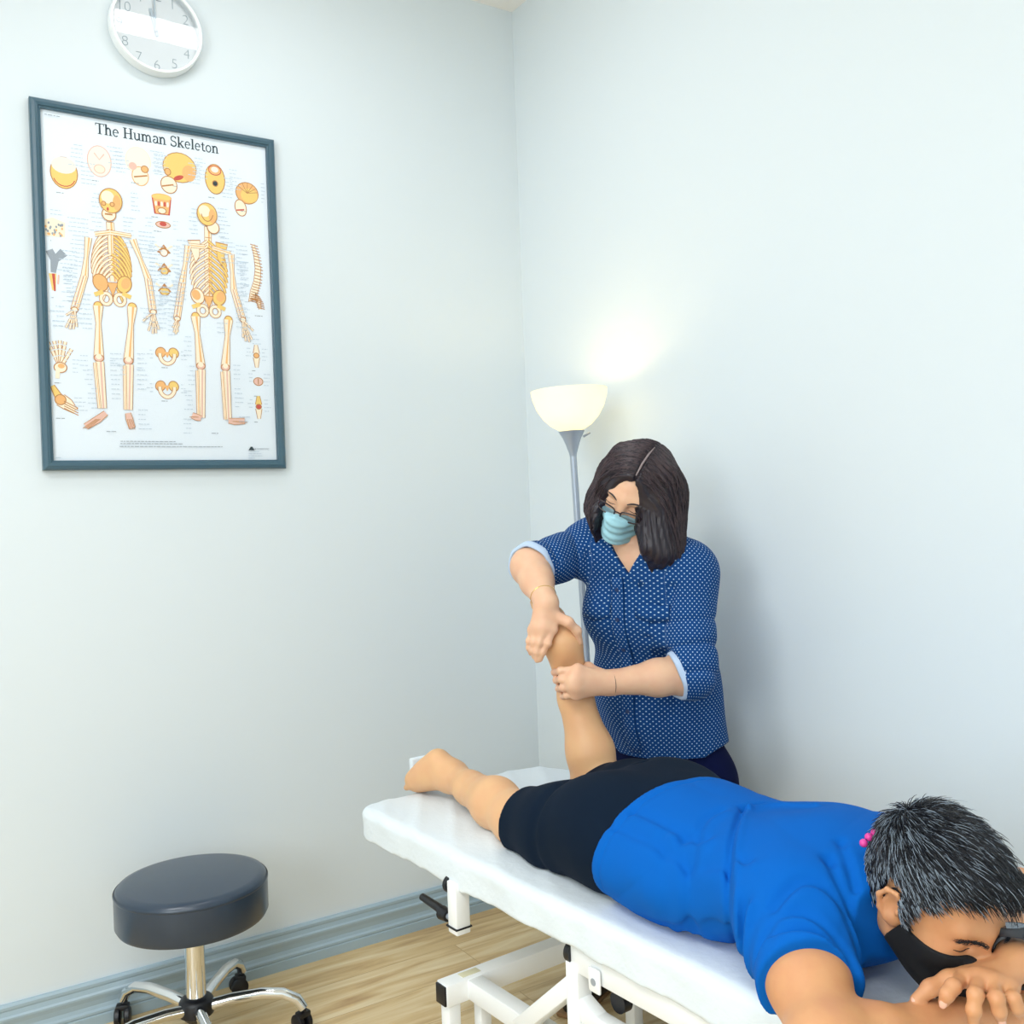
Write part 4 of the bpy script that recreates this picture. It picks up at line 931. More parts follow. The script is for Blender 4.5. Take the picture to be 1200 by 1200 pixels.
    gt.inter(lambda P: np.where(seg_dist(P,[sR,eR+aR*.05]) < .13,(P-eR)@aR,-.1),.004)
    gt.inter(lambda P: np.where(seg_dist(P,[sL,eL+aL*.05]) < .13,(P-eL)@aL,-.1),.004)
    nc = neck0+ndir*.118
    gt.inter(lambda P: np.where(np.linalg.norm(P-nc,axis=1) < .12,(P-nc)@ndir,-.1),.004)
    gt.inter(lambda P: .651-P[:,2],.008)
    V,F = gt.surf(); tee = mesh_obj('t_shirt', V, F, M['tee'], body)
    # collar rib
    # ---- black mask
    gm = Grid(rng_axis(hd.o[0]-.14,hd.o[0]+.14,.0028), rng_axis(hd.o[1]-.16,hd.o[1]+.10,.0028), rng_axis(hd.o[2]-.19,hd.o[2]+.06,.0028))
    for op,d,k in head_prims(hd,1,.0045,False): (gm.add if op == '+' else gm.cut)(d,k)
    gm.add(hd.cap((.112,0,-.030),(.098,0,-.090),.016,.022),.03)
    def mreg(P):
        q = hd.l(P); x,y,z = q[:,0],np.abs(q[:,1]),q[:,2]
        top = z-np.where(x > .095,-.016,-.025+(x-.03)*.13)      # upper edge, dipping towards the ears
        back = np.where(z > -.10,.020+.4*z-x,-.020-x-.3*(z+.10))
        return np.maximum(top,back)
    gm.inter(mreg,.003); V,F = gm.surf(); mk = mesh_obj('face_mask', V, F, M['mask_k'], body)
    for sg in (-1,1):
        pts = [hd.w(p) for p in ((.032,sg*.073,-.026),(.018,sg*.080,.000),(.008,sg*.086,.022),(-.010,sg*.086,.030),(-.024,sg*.080,.010),(-.022,sg*.076,-.020),(.0,sg*.071,-.045),(.024,sg*.066,-.062))]
        sp = smooth_path(pts,6); MB().tube(sp, .0016, 8).build('ear_loop', M['mask_k'], mk)
    # ---- eyebrow tufts
    hair_m = strand_mat('grey_black_hair')
    R = np.random.RandomState(5)
    for sg in (-1,1):
        n = 110; t = R.rand(n); base = np.array([(.094-.016*a*a, sg*(.014+.036*a), .0175+.008*math.sin(a*2.6)+.005*(b-.5)) for a,b in zip(t,R.rand(n))],np.float32)
        base = snap(bvb,hd,base)
        d = np.stack([-.10-.35*t, sg*(.8+0*t), .35-.6*t],1); d += R.normal(0,.15,d.shape); d /= np.linalg.norm(d,axis=1,keepdims=True)
        L = .010; path = np.stack([base+d*L*u+np.array([.002,0,0])*(1-(2*u-1)**2) for u in (0,.5,1)],1)
        W = hd.o+path.reshape(-1,3)@hd.R; Vv,Ff = tubes_mesh(W.reshape(n,3,3), [.0005,.00045,.0002],3)
        eb = mesh_obj('eyebrow', Vv, Ff, M['hair_dark'], body)
        # lash line
        lash = [hd.w(q_) for q_ in snap(bvb,hd,[(.12,sg*(.019+.029*u),-.0070-.0022*math.sin(u*3.14)) for u in np.linspace(0,1,7)])]
        MB().tube(lash, [.0004,.0008,.0010,.0010,.0010,.0008,.0004], 6).build('eyelash_line', M['hair_dark'], body)
    # ---- hair: an under-layer cap plus cropped strands growing out of a whorl
    def hairline(q):
        """>0 where hair grows; q in head frame"""
        x,y,z = q[...,0],np.abs(q[...,1]),q[...,2]
        front = np.where(x > .05, z-.076+.45*np.maximum(y-.03,0), 1)
        temple = z-np.interp(x,[-.09,-.06,-.045,-.033,-.004,.006,.018,.032,.05,.075],[-.076,-.062,-.044,.036,.040,-.010,-.016,.026,.046,.066])
        return np.minimum(front,temple)
    gh = Grid(rng_axis(hd.o[0]-.15,hd.o[0]+.16,.003), rng_axis(hd.o[1]-.15,hd.o[1]+.15,.003), rng_axis(hd.o[2]-.10,hd.o[2]+.16,.003))
    gh.add(hd.ell((-.012,0,.030),(.096,.076,.090),.0045),.01); gh.add(hd.ell((.030,0,.012),(.068,.066,.075),.0035),.03)
    gh.add(hd.ell((-.045,0,-.02),(.05,.055,.06),.004),.03); gh.add(hd.ell((.035,0,.088),(.055,.045,.022)),.03)
    gh.inter(lambda P: -hairline(hd.l(P))+.002,.006); gh.disp(lambda P: .0012*waves(P,31,260,8),.01)
    V,F = gh.surf(); hair = mesh_obj('hair', V, F, M['hair_dark'], body)
    N = 46000; u = R.normal(size=(N,3)); u /= np.linalg.norm(u,axis=1,keepdims=True)
    c0 = np.array([-.012,0,.030],np.float32); rad = np.array([.1005,.0808,.0945],np.float32)
    q = c0+u*rad; q[:,0] = np.where(q[:,0] > .03, q[:,0]+.004, q[:,0])
    ok = (hairline(q)+R.normal(0,.003,N)) > 0; q = q[ok][:15000]; n = len(q)
    bvh_ = BVHTree.FromPolygons([tuple(map(float,v)) for v in V],[tuple(map(int,f)) for f in F]); cw = Vector(hd.w(c0)); keep = []
    for i_ in range(len(q)):
        dv = Vector(((q[i_]-c0)/np.linalg.norm(q[i_]-c0))@hd.R); hit = bvh_.ray_cast(cw+dv*.2,-dv)
        if hit[0] is not None and (hit[0]-cw).length < .125: q[i_] = hd.l(v3(hit[0])); keep.append(i_)
    q = q[keep]; n = len(q)
    nr = (q-c0)/rad**2; nr /= np.linalg.norm(nr,axis=1,keepdims=True)
    wh = np.array([-.075,-.012,.088],np.float32)               # whorl at the crown
    d = q-wh; d -= nr*(d*nr).sum(1,keepdims=True); d /= np.linalg.norm(d,axis=1,keepdims=True)+1e-6
    sw = np.cross(nr,d); top = np.clip((q[:,2]-.04)/.07,0,1)[:,None]
    d = d+sw*.25+np.array([0,0,-.25])*(1-top); d += R.normal(0,.16,d.shape)
    ln = (.010+.019*top[:,0]**.8)*R.uniform(.7,1.25,n)
    lift = .55*(.35+.65*top)+R.normal(0,.10,(n,1))
    ts = np.linspace(0,1,5)
    path = np.stack([q+ (d*t+nr*(lift*t*(1.25-t)))*ln[:,None] for t in ts],1)
    W = (hd.o+path.reshape(-1,3)@hd.R).reshape(n,5,3)
    grey = R.rand(n) < np.clip(.46-.30*top[:,0]-.14*(q[:,0] > .05),.07,.46)
    for nm,msk,mm,rr in (('dark_strands',~grey,M['hair_dark'],.00062),('grey_strands',grey,M['hair_grey'],.00046)):
        Vv,Ff = tubes_mesh(W[msk], [rr,rr*1.05,rr,rr*.8,rr*.3],3); mesh_obj(nm, Vv, Ff, mm, hair)
    # ---- watch
    fd = (wrL-elL)/np.linalg.norm(wrL-elL); wc = wrL+fd*-.012
    out = v3((-.42,-.10,.90)); out -= fd*(out@fd); out /= np.linalg.norm(out)
    MB().lathe([(.0345,-.010),(.0365,-.009),(.0365,.009),(.0345,.010),(.0315,.010),(.0315,-.010),(.0345,-.010)], wc, 36, fd).build('watch_strap', M['black'], body)
    wp = wc+out*.034
    wf = MB().lathe([(0,0),(.021,0),(.0225,.003),(.0225,.008),(.021,.011),(.0185,.0115)], wp, 40, out).build('wristwatch', M['dark'], body)
    MB().lathe([(0,.0112),(.0187,.0112)], wp, 40, out).build('watch_face', M['watchface'], wf)
    # ---- beaded cord at the collar
    a = [(-0.78348,-2.01797,0.885),(-0.77303,-2.01932,0.892),(-0.76287,-2.02234,0.897),(-0.74764,-2.02159,0.9)]
    cord = MB().tube(smooth_path([a[0],a[1],a[2],a[3]],5), .0018, 8).build('neck_cord', M['black'], body)
    for i,pp in enumerate(a[:4]):
        MB().sphere(pp, .0062, 14).build('bead', M['bead'], cord)
    # ---- nails
    def nail(tip, prev, nrm, r=.0052):
        t = v3(tip); d = t-v3(prev); d /= np.linalg.norm(d); n = v3(nrm); n = n-d*(n@d); n /= np.linalg.norm(n); s = np.cross(n,d)
        MB().sphere(t+n*.0055+d*.001, r, 14, (1.25,.95,.42), Matrix((d,s,n)).transposed()).build('fingernail', M['nail'], body)
    cv = v3(CAM)
    for ch,nn in ((fL[0],(-.8,-.5,.25)),(fL[1],(-.75,-.6,.3)),(fL[2],(-.75,-.6,.3)),(tL,(-.5,-.3,.75))): nail(ch[-1],ch[-2],nn)
    return body
def snap(bv, h, pts):
    out = []
    for q in np.asarray(pts,np.float32):
        hit = bv.ray_cast(Vector(h.w((.106,float(q[1]),float(q[2])))), Vector(v3((-1,0,0))@h.R))
        out.append(h.l(v3(hit[0])) if hit[0] is not None else q)
    return np.array(out,np.float32)
def shift_origin(o, loc):
    o.data.transform(Matrix.Translation(-Vector(loc))); o.location = loc
def smooth_path(pts, m):
    P = [Vector(p) for p in pts]; out = []
    for i in range(len(P)-1):
        a,b,c,d = P[max(i-1,0)],P[i],P[i+1],P[min(i+2,len(P)-1)]
        for k in range(m):
            t = k/m; out.append(.5*((2*b)+(c-a)*t+(2*a-5*b+4*c-d)*t*t+(3*b-a-3*c+d)*t**3))
    return out+[P[-1]]
def strand_mat(n): return M['hair_dark']
M['hair_dark'] = mat('black_hair','10141d',.42,spec=.5); M['hair_grey'] = mat('grey_hair','8c9aa8',.4,spec=.5)
M['nail'] = mat('fingernail','e2b098',.3); M['bead'] = mat('pink_bead','d8409a',.4); M['watchface'] = mat('blue_watch_glass','2a4a66',.12,spec=.8)
man = build_man()
# ------------------------------------------------------------------ the therapist
def dots_mat():
    m = bpy.data.materials.new('navy_dotted_cotton'); m.use_nodes = True; nt = m.node_tree; b = nt.nodes['Principled BSDF']
    N = nt.nodes.new; L = nt.links.new
    at = N('ShaderNodeAttribute'); at.attribute_name = 'cloth'
    def lattice(off):
        v = N('ShaderNodeVectorMath'); v.operation = 'MULTIPLY_ADD'; v.inputs[1].default_value = (1/.0112,1/.0130,0); v.inputs[2].default_value = (off,off,0)
        L(at.outputs['Vector'], v.inputs[0])
        f = N('ShaderNodeVectorMath'); f.operation = 'FRACTION'; L(v.outputs[0], f.inputs[0])
        s = N('ShaderNodeVectorMath'); s.operation = 'SUBTRACT'; s.inputs[1].default_value = (.5,.5,0); L(f.outputs[0], s.inputs[0])
        z = N('ShaderNodeVectorMath'); z.operation = 'MULTIPLY'; z.inputs[1].default_value = (.0112,.0130,0); L(s.outputs[0], z.inputs[0])
        l = N('ShaderNodeVectorMath'); l.operation = 'LENGTH'; L(z.outputs[0], l.inputs[0]); return l
    a,c = lattice(0.),lattice(.5)
    mn = N('ShaderNodeMath'); mn.operation = 'MINIMUM'; L(a.outputs['Value'], mn.inputs[0]); L(c.outputs['Value'], mn.inputs[1])
    r = N('ShaderNodeMapRange'); r.inputs[1].default_value = .0010; r.inputs[2].default_value = .0017; r.inputs[3].default_value = 1; r.inputs[4].default_value = 0
    L(mn.outputs[0], r.inputs[0])
    mx = N('ShaderNodeMix'); mx.data_type = 'RGBA'; mx.inputs[6].default_value = lin('0b3f7a'); mx.inputs[7].default_value = lin('b8d4ea')
    L(r.outputs[0], mx.inputs[0]); L(mx.outputs[2], b.inputs['Base Color'])
    b.inputs['Roughness'].default_value = .85; b.inputs['Specular IOR Level'].default_value = .2
    return m
M['dots'] = dots_mat()
M['brown_hair'] = mat('dark_brown_hair','241d26',.42,spec=.45); M['hair_lite'] = mat('brown_hair','4a3a3e',.38,spec=.5); M['scalp'] = mat('parting','8d7f80',.6)
M['specs'] = mat('dark_brown_acetate','2a1c22',.3); M['gold'] = mat('gold','d8b060',.25,1); M['lens'] = glass_mat('spectacle_lens',(.88,.88,.92))
def build_woman():
    fn = v3((-.895,-.446,0)); fn /= np.linalg.norm(fn); rt = v3((-.446,.895,0)); rt /= np.linalg.norm(rt)   # facing, her right
    pel = v3((-0.20834,-0.94931,0.66666)); wai = v3((-0.24678,-0.9472,0.91551)); che = v3((-0.30103,-0.9827,1.11879)); uch = v3((-0.33481,-1.00798,1.23447)); nk0 = v3((-0.34012,-1.0163,1.27265))
    sR = v3((-0.3921,-0.87543,1.29123)); sL = v3((-0.28843,-1.13331,1.21821)); eR = v3((-0.59899,-0.88473,1.24956)); wR = v3((-0.65445,-1.02785,1.16906)); eL = v3((-0.33619,-1.17492,0.97753)); wL = v3((-0.5315,-1.1082,0.97275))
    hd = Local((-0.38491,-1.05807,1.4378), frame((-0.8221,-0.3305,-0.4636),(-0.1030,-0.5595,0.8224)), .94)
    nk1 = v3(hd.w((-.02,0,-.055)))
    A = lambda a,b,t: a*(1-t)+b*t
    def torso(i=0.):
        return [('t',capd(pel,wai,.146,.138,fn,.72,i),.05),('t',capd(wai,che,.142,.142,fn,.72,i),.05),('t',capd(che,uch,.142,.118,fn,.72,i),.05),
                ('t',elld(che+fn*.062+rt*.066+v3((0,0,-.012)),(.062,.062,.060),None,i),.05),('t',elld(che+fn*.062-rt*.066+v3((0,0,-.012)),(.062,.062,.060),None,i),.05),
                ('t',elld(wai+fn*.05+v3((0,0,-.05)),(.10,.10,.10),None,i),.06),
                ('s',capd(A(sR,sL,.06),A(sR,sL,.94),.056,.056,None,1,i),.05),('s',capd(A(sR,nk0,.3),nk0+v3((0,0,.012)),.046,.05,None,1,i),.05),('s',capd(A(sL,nk0,.3),nk0+v3((0,0,.012)),.046,.05,None,1,i),.05)]
    arm = lambda i=0.: [('R',capd(sR,eR,.056,.044,None,1,i),.04),('L',capd(sL,eL,.058,.047,None,1,i),.04)]
    hipR = pel+rt*.074+v3((0,0,-.03)); hipL = pel-rt*.074+v3((0,0,-.03))
    anR = v3((-.29,-.70,.085)); anL = v3((-.17,-1.20,.085)); knR = A(hipR,anR,.5)+fn*.01; knL = A(hipL,anL,.5)+fn*.02
    leg = lambda i=0.: [('l',capd(hipR,knR,.086,.058,None,1,i),.05),('l',capd(knR,anR,.056,.040,None,1,i),.03),('l',capd(hipL,knL,.086,.058,None,1,i),.05),('l',capd(knL,anL,.056,.040,None,1,i),.03),('l',capd(hipR+v3((0,0,.02)),hipL+v3((0,0,.02)),.084,.084,None,1,i),.05)]
    h = .0032
    lo = np.minimum(np.minimum(eR,eL),wR); 
    g = Grid(rng_axis(-.74,.0,h), rng_axis(-1.34,-.50,h), np.concatenate([rng_axis(.02,.80,.008),rng_axis(.804,1.63,h)]))
    for t,d,k in torso()+arm()+leg(): g.add(d,k)
    for an,dr in ((anR,fn),(anL,fn)): g.add(capd(an+v3((0,0,-.04)),an+dr*.13+v3((0,0,-.055)),.030,.026),.03)
    g.add(elld(eR,(.045,)*3),.03); g.add(elld(eL,(.047,)*3),.03)
    for e,w_,r0,r1 in ((eR,wR,.044,.0275),(eL,wL,.047,.028)):
        g.add(capd(e,A(e,w_,.4),r0,r0*.92),.02); g.add(capd(A(e,w_,.4),w_,r0*.92,r1),.02)
    # right hand: web over the heel, fingers down its near side, thumb behind
    kR = [(-0.65129,-1.04801,1.10882), (-0.66649,-1.03816,1.11559), (-0.67743,-1.02513,1.11354), (-0.68407,-1.00896,1.10668)]
    fR = [[(-0.66837,-1.04902,1.07601), (-0.67643,-1.03794,1.05543), (-0.67934,-1.03019,1.03657)],
          [(-0.68534,-1.03803,1.07878), (-0.68838,-1.03021,1.05594), (-0.68625,-1.02573,1.03483)],
          [(-0.69163,-1.02205,1.07995), (-0.69123,-1.01645,1.05892), (-0.68554,-1.01425,1.04167)],
          [(-0.69182,-1.00406,1.08032), (-0.68959,-0.99963,1.0632), (-0.68383,-0.99746,1.04792)]]
    tR = [(-0.64111,-1.04256,1.13812), (-0.61996,-1.06821,1.12378), (-0.59757,-1.07088,1.10139), (-0.58433,-1.0617,1.07248)]
    # left hand: wraps the ankle from the near side
    kL = [(-0.61667,-1.09463,1.01423), (-0.62368,-1.09613,0.99505), (-0.6244,-1.09576,0.97288), (-0.62033,-1.09252,0.9537)]
    fL = [[(-0.64493,-1.06446,1.00998), (-0.62827,-1.01574,0.99797), (-0.58186,-0.98626,0.98662)],
          [(-0.64562,-1.06767,0.99015), (-0.62827,-1.02177,0.98006), (-0.58184,-0.99231,0.96832)],
          [(-0.64288,-1.06953,0.96973), (-0.62374,-1.0248,0.95915), (-0.5772,-0.9954,0.94697)],
          [(-0.63491,-1.07119,0.95062), (-0.61856,-1.03417,0.94113), (-0.5783,-1.00666,0.93179)]]
    tL = [(-0.55972,-1.09581,0.99524), (-0.55524,-1.05698,1.00657), (-0.54336,-1.01703,1.00472), (-0.54522,-0.98013,0.99854)]
    nv = v3((-.54,-.84,0))
    apply(g, hand_prims(tuple(wR),kR,fR,tR,.0078,.0135,nv)); apply(g, hand_prims(tuple(wL),kL,fL,tL,.0082,.0150,nv))
    g.add(capd(wL,A(v3(kL[1]),v3(kL[2]),.5),.026,.024,nv,.75),.02)
    g.add(capd(wR,A(v3(kR[1]),v3(kR[2]),.5),.026,.020,nv,.8),.02)
    g.add(capd(nk0,nk1,.052,.048),.03); apply(g, head_prims(hd))
    V,F = g.surf(); bvb = BVHTree.FromPolygons([tuple(map(float,v)) for v in V],[tuple(map(int,f)) for f in F]); body = mesh_obj('person', V, F, M['skin_w']); shift_origin(body,(float(pel[0]),float(pel[1]),.02))
    tag(body,'woman in navy dotted shirt, glasses and pale blue mask, holding the raised ankle','person')
    # ---- trousers and shoes
    gt = Grid(rng_axis(-.62,.0,.006), rng_axis(-1.42,-.50,.006), rng_axis(.03,1.0,.006))
    for t,d,k in leg(.012): gt.add(d,k)
    gt.add(capd(pel+v3((0,0,-.05)),wai*.7+pel*.3,.147,.142,fn,.74,.006),.05)
    gt.inter(lambda P: .075-P[:,2],.006); gt.inter(lambda P: P[:,2]-(pel[2]+.10),.006); gt.disp(lambda P: .002*waves(P,41,40),.02)
    V,F = gt.surf(); mesh_obj('trousers',V,F,M['trousers'],body)
    for an in (anR,anL):
        q = MB(); c = an+fn*.055
        gsx = Grid(rng_axis(c[0]-.16,c[0]+.16,.006), rng_axis(c[1]-.13,c[1]+.13,.006), rng_axis(.0,.13,.005))
        gsx.add(capd(an+v3((0,0,-.04))-fn*.02,an+fn*.15+v3((0,0,-.05)),.046,.040),.02); gsx.add(capd(an+v3((0,0,-.05)),an+v3((0,0,-.01)),.046,.044),.02)
        gsx.inter(lambda P: .012-P[:,2],.004); Vs,Fs = gsx.surf(); shoe = mesh_obj('shoe',Vs,Fs,M['shoe'],body)
        R3 = Matrix((Vector(fn),Vector(np.cross(v3((0,0,1)),fn)),Vector((0,0,1)))).transposed()
        MB().box(tuple(c+v3((0,0,-c[2]+.008))+fn*.01), (.255,.080,.014), R3, .006).build('shoe_sole', M['sole'], shoe)
    # ---- shirt
    gs = Grid(rng_axis(-.72,.0,.0034), rng_axis(-1.36,-.50,.0034), rng_axis(.74,1.46,.0034))
    for t,d,k in torso(.014): gs.add(d,k)
    gs.add(capd(pel+v3((0,0,-.03)),wai,.162,.155,fn,.74),.06)
    gs.add(capd(sR,A(sR,eR,1.0),.068,.062),.05); gs.add(capd(sL,A(sL,eL,.98),.070,.066),.05); gs.add(capd(eL,A(eL,wL,.16),.060,.056),.03)
    W = lambda P,a,wd,*pts: crease(P,[v3(p) for p in pts],a,wd,3)
    def folds(P):
        q = .0034*waves(P,51,30)+.0022*waves(P,52,62)
        tl = (P-sL)@((eL-sL)/np.linalg.norm(eL-sL)); dl = seg_dist(P,[sL,eL]); q = q+np.where(dl < .10,.0085*(1-np.abs(np.sin(tl*46+2.2*waves(P,53,16))))**2*np.clip((tl-.06)/.1,0,1),0)
        tr = (P-sR)@((eR-sR)/np.linalg.norm(eR-sR)); dr = seg_dist(P,[sR,eR]); q = q+np.where(dr < .10,.006*(1-np.abs(np.sin(tr*40+2.2*waves(P,54,16))))**2,0)
        s = (P-pel)@rt-.030-.06*0; f = (P-che)@fn; pl = np.where(f > -.02, 1., 0.)
        q = q-pl*.0016*(np.abs(s) < .016)+pl*.0010*np.exp(-((np.abs(s)-.013)/.0015)**2)
        q = q+W(P,.010,.016,(-0.36456,-1.15567,1.18849),(-0.36329,-1.13313,1.08152),(-0.35195,-1.10521,0.9709))+W(P,.008,.014,(-0.46128,-0.94986,1.27371),(-0.46414,-0.94839,1.18575))
        q = q+W(P,.006,.010,(-0.446,-1.07931,1.15912),(-0.37555,-1.12494,1.14126))+W(P,.005,.010,(-0.43703,-1.06181,1.04001),(-0.3459,-1.12052,1.08938))+W(P,.005,.010,(-0.46864,-1.04082,1.16932),(-0.454,-1.03894,1.03955))
        return q
    gs.disp(folds,.03)
    cR = A(sR,eR,.99); dRv = (eR-sR)/np.linalg.norm(eR-sR)*.55+(wR-eR)/np.linalg.norm(wR-eR)*.45; dRv /= np.linalg.norm(dRv)
    cL = A(eL,wL,.17); dLv = (wL-eL)/np.linalg.norm(wL-eL)+v3((0,0,-.15)); dLv /= np.linalg.norm(dLv)
    gs.inter(lambda P: np.where(np.linalg.norm(P-cR,axis=1) < .14,(P-cR)@dRv,-.1),.004)
    gs.inter(lambda P: np.where((seg_dist(P,[eL,wL]) < .070)&((P-sL)@rt > -.2),(P-cL)@dLv,-.1),.004)
    def hem(P):
        s = (P-pel)@rt; q = pel[2]+.062-.046*np.cos(np.clip((s+.02)/.19,-1,1)*3.1416)
        f = ((P-pel)@fn)
        return np.where(np.linalg.norm((P-eL),axis=1) < .0,-.1, q-P[:,2])
    gs.inter(hem,.004)
    nd = (nk1-nk0)/np.linalg.norm(nk1-nk0)
    def neckv(P):      # open collar with a V at the front
        s = np.abs((P-nk0)@rt); f = (P-nk0)@fn; z = P[:,2]-nk0[2]
        v = np.where(f > .0, z+.048-s*1.5, -.2)
        return np.where((s < .06)&(f > .0),np.minimum(v,.05),np.where(np.linalg.norm(P-(nk0+nd*.075),axis=1) < .06,.03,-.1))
    gs.inter(neckv,.004)
    V,F = gs.surf(); shirt = mesh_obj('shirt',V,F,M['dots'],body)
    # cloth coordinates (metres round the limb, metres along it)
    def limb(P,a,b,r):
        d = (b-a)/np.linalg.norm(b-a); x = np.cross(d,v3((0,0,1)) if abs(d[2]) < .8 else fn); x /= np.linalg.norm(x); y = np.cross(d,x); q = P-a
        return np.stack([np.arctan2(q@y,q@x)*r,q@d,np.zeros(len(P))],1)
    f = (V-pel)@fn+.02; s = (V-pel)@rt
    uv = np.stack([np.arctan2(s,f)*.150,V[:,2],np.zeros(len(V))],1)
    dR_ = seg_dist(V,[sR,eR]); dL_ = seg_dist(V,[sL,eL]); core = seg_dist(V,[pel,wai,che,uch])
    sd = (V-che)@rt
    uvR = limb(V,sR,eR,.064); uvL = limb(V,sL,eL,.068)
    mR = (dR_+.05 < core)&(sd > .095); mL = (dL_ < .092)&(core > dL_+.055)&(sd < -.11)
    uv[mR] = uvR[mR]; uv[mL] = uvL[mL]; attr(shirt,'cloth',uv)
    # ---- turned-up cuffs with pale lining
    def cuff(nm, c, d, r, ln, mtl, tab):
        x = np.cross(d,v3((0,0,1))); x /= np.linalg.norm(x); y = np.cross(d,x); n = 40; prof_ = [(r*.93,-.002),(r*1.0,-.004),(r*1.06,.004),(r*1.07,ln*.6),(r*1.03,ln),(r*.95,ln+.002),(r*.90,ln-.004),(r*.90,.0)]
        V = []; F = []; uvv = []; m_ = len(prof_)
        for i in range(n):
            a = 2*math.pi*i/n; wv = 1+.035*math.sin(3*a+1)+.02*math.sin(7*a)
            for rr,hh in prof_:
                V.append(c+(x*math.cos(a)+y*math.sin(a))*rr*wv+d*(hh-.014+.004*math.sin(2*a))); uvv.append((a*r,hh,0))
        for i in range(n):
            for j in range(m_): F.append((i*m_+j,i*m_+(j+1)%m_,((i+1)%n)*m_+(j+1)%m_,((i+1)%n)*m_+j))
        o = mesh_obj(nm,V,F,mtl,shirt); attr(o,'cloth',uvv); return o
    cuff('cuff',cR,dRv,.061,.020,M['lining'],1); cuff('cuff',cL,dLv,.056,.022,M['lining'],0)
    # ---- buttons and pocket flaps found by casting onto the shirt
    bv = BVHTree.FromPolygons([tuple(map(float,v)) for v in V],[tuple(map(int,f)) for f in F])
    M['button'] = mat('navy_button','16305c',.35)
    for z in (1.185,1.11,1.03,.95,.87):
        o = pel+rt*.030; o = Vector((float(o[0]),float(o[1]),z)); hit = bv.ray_cast(o+Vector(fn)*.6,-Vector(fn))
        if hit[0] is not None: MB().lathe([(0,.0006),(.0045,.0006),(.0052,-.0002),(.0052,-.002),(0,-.002)],hit[0]+Vector(fn)*.0062,16,-hit[1]).build('button',M['button'],shirt)
    for off in (.085,-.075):
        pts = []; N_ = 9; rows = []
        for r_ in range(4):
            row = []
            for k in range(N_):
                u = -.046+.092*k/(N_-1); z = che[2]+.030-r_*.011-(.010*(1-abs(u)/.046) if r_ == 3 else 0)
                o = che+rt*(off+u); hit = bv.ray_cast(Vector((float(o[0]),float(o[1]),float(z)))+Vector(fn)*.5,-Vector(fn))
                row.append(tuple(hit[0]+hit[1]*.0035) if hit[0] is not None else None)
            rows.append(row)
        if all(p is not None for r_ in rows for p in r_):
            Vp = [p for r_ in rows for p in r_]; Fp = [(i*N_+k,i*N_+k+1,(i+1)*N_+k+1,(i+1)*N_+k) for i in range(3) for k in range(N_-1)]
            o = mesh_obj('pocket_flap',Vp,Fp,M['dots'],shirt); sdm = o.modifiers.new('thickness','SOLIDIFY'); sdm.thickness = .003
            P_ = np.array(Vp); f_ = (P_-pel)@fn+.02; s_ = (P_-pel)@rt; attr(o,'cloth',np.stack([np.arctan2(s_,f_)*.15,P_[:,2],0*s_],1))
    rows = []
    for z in np.linspace(nk0[2]-.055,pel[2]+.07,26):
        row = []
        for u in (-.017,-.009,0,.009,.017):
            o = pel+rt*(.030+u); hit = bv.ray_cast(Vector((float(o[0]),float(o[1]),float(z)))+Vector(fn)*.6,-Vector(fn))
            row.append(tuple(hit[0]+Vector(fn)*.0032) if hit[0] is not None else None)
        if all(p_ is not None for p_ in row): rows.append(row)
    P_ = np.array(rows); P_[1:-1] = (P_[:-2]+P_[1:-1]+P_[2:])/3+fn*.001
    o = mesh_obj('button_placket',P_.reshape(-1,3),[(i*5+k,i*5+k+1,(i+1)*5+k+1,(i+1)*5+k) for i in range(len(rows)-1) for k in range(4)],M['dots'],shirt)
    sdm = o.modifiers.new('thickness','SOLIDIFY'); sdm.thickness = .003; sdm.offset = 0
    Q = P_.reshape(-1,3); attr(o,'cloth',np.stack([(Q-pel)@rt,Q[:,2],0*Q[:,0]],1))
    # ---- collar leaves
    for sg in (1,-1):
        rows = []
        for t in np.linspace(0,1,10):
            a = math.radians(170-150*t); base = nk0+nd*.030+(rt*sg*math.sin(a)*.060+fn*math.cos(a)*.058*-1*-1)
            base = base+v3((0,0,-.055*max(0,t-.45)/.55))+fn*(.012*t); outw = (rt*sg*math.sin(a)+fn*math.cos(a)); fall = .034+.020*t
            rows.append([tuple(base),tuple(base+outw*.014+v3((0,0,.004))),tuple(base+outw*.026+v3((0,0,-fall)))])
        Vp = [p for r_ in rows for p in r_]; Fp = [(i*3+k,i*3+k+1,(i+1)*3+k+1,(i+1)*3+k) for i in range(9) for k in range(2)]
        o = mesh_obj('collar',Vp,Fp,M['dots'],shirt); sdm = o.modifiers.new('thickness','SOLIDIFY'); sdm.thickness = .003
        P_ = np.array(Vp); attr(o,'cloth',np.stack([(P_-nk0)@rt,P_[:,2]+.3*((P_-nk0)@fn),0*P_[:,0]],1))
    # ---- mask
    gm = Grid(rng_axis(hd.o[0]-.19,hd.o[0]+.12,.0028), rng_axis(hd.o[1]-.16,hd.o[1]+.16,.0028), rng_axis(hd.o[2]-.20,hd.o[2]+.07,.0028))
    for op,d,k in head_prims(hd,1,.006,False): (gm.add if op == '+' else gm.cut)(d,k)
    gm.add(hd.cap((.112,0,-.022),(.106,0,-.085),.018,.026),.04)
    def mreg(P):
        q = hd.l(P); x,y,z = q[:,0],np.abs(q[:,1]),q[:,2]
        return np.maximum(np.maximum(z-(-.014-.25*y),.028-x+.0*y),-.122-z)
    gm.inter(mreg,.003)
    gm.disp(lambda P: .0016*np.sin((hd.l(P)[:,2]+.10)*2*np.pi/.024+.4*np.sin(hd.l(P)[:,1]*30))*np.clip((hd.l(P)[:,0]-.02)/.04,0,1),.012)
    V,F = gm.surf(); mk = mesh_obj('face_mask',V,F,M['mask_b'],body)
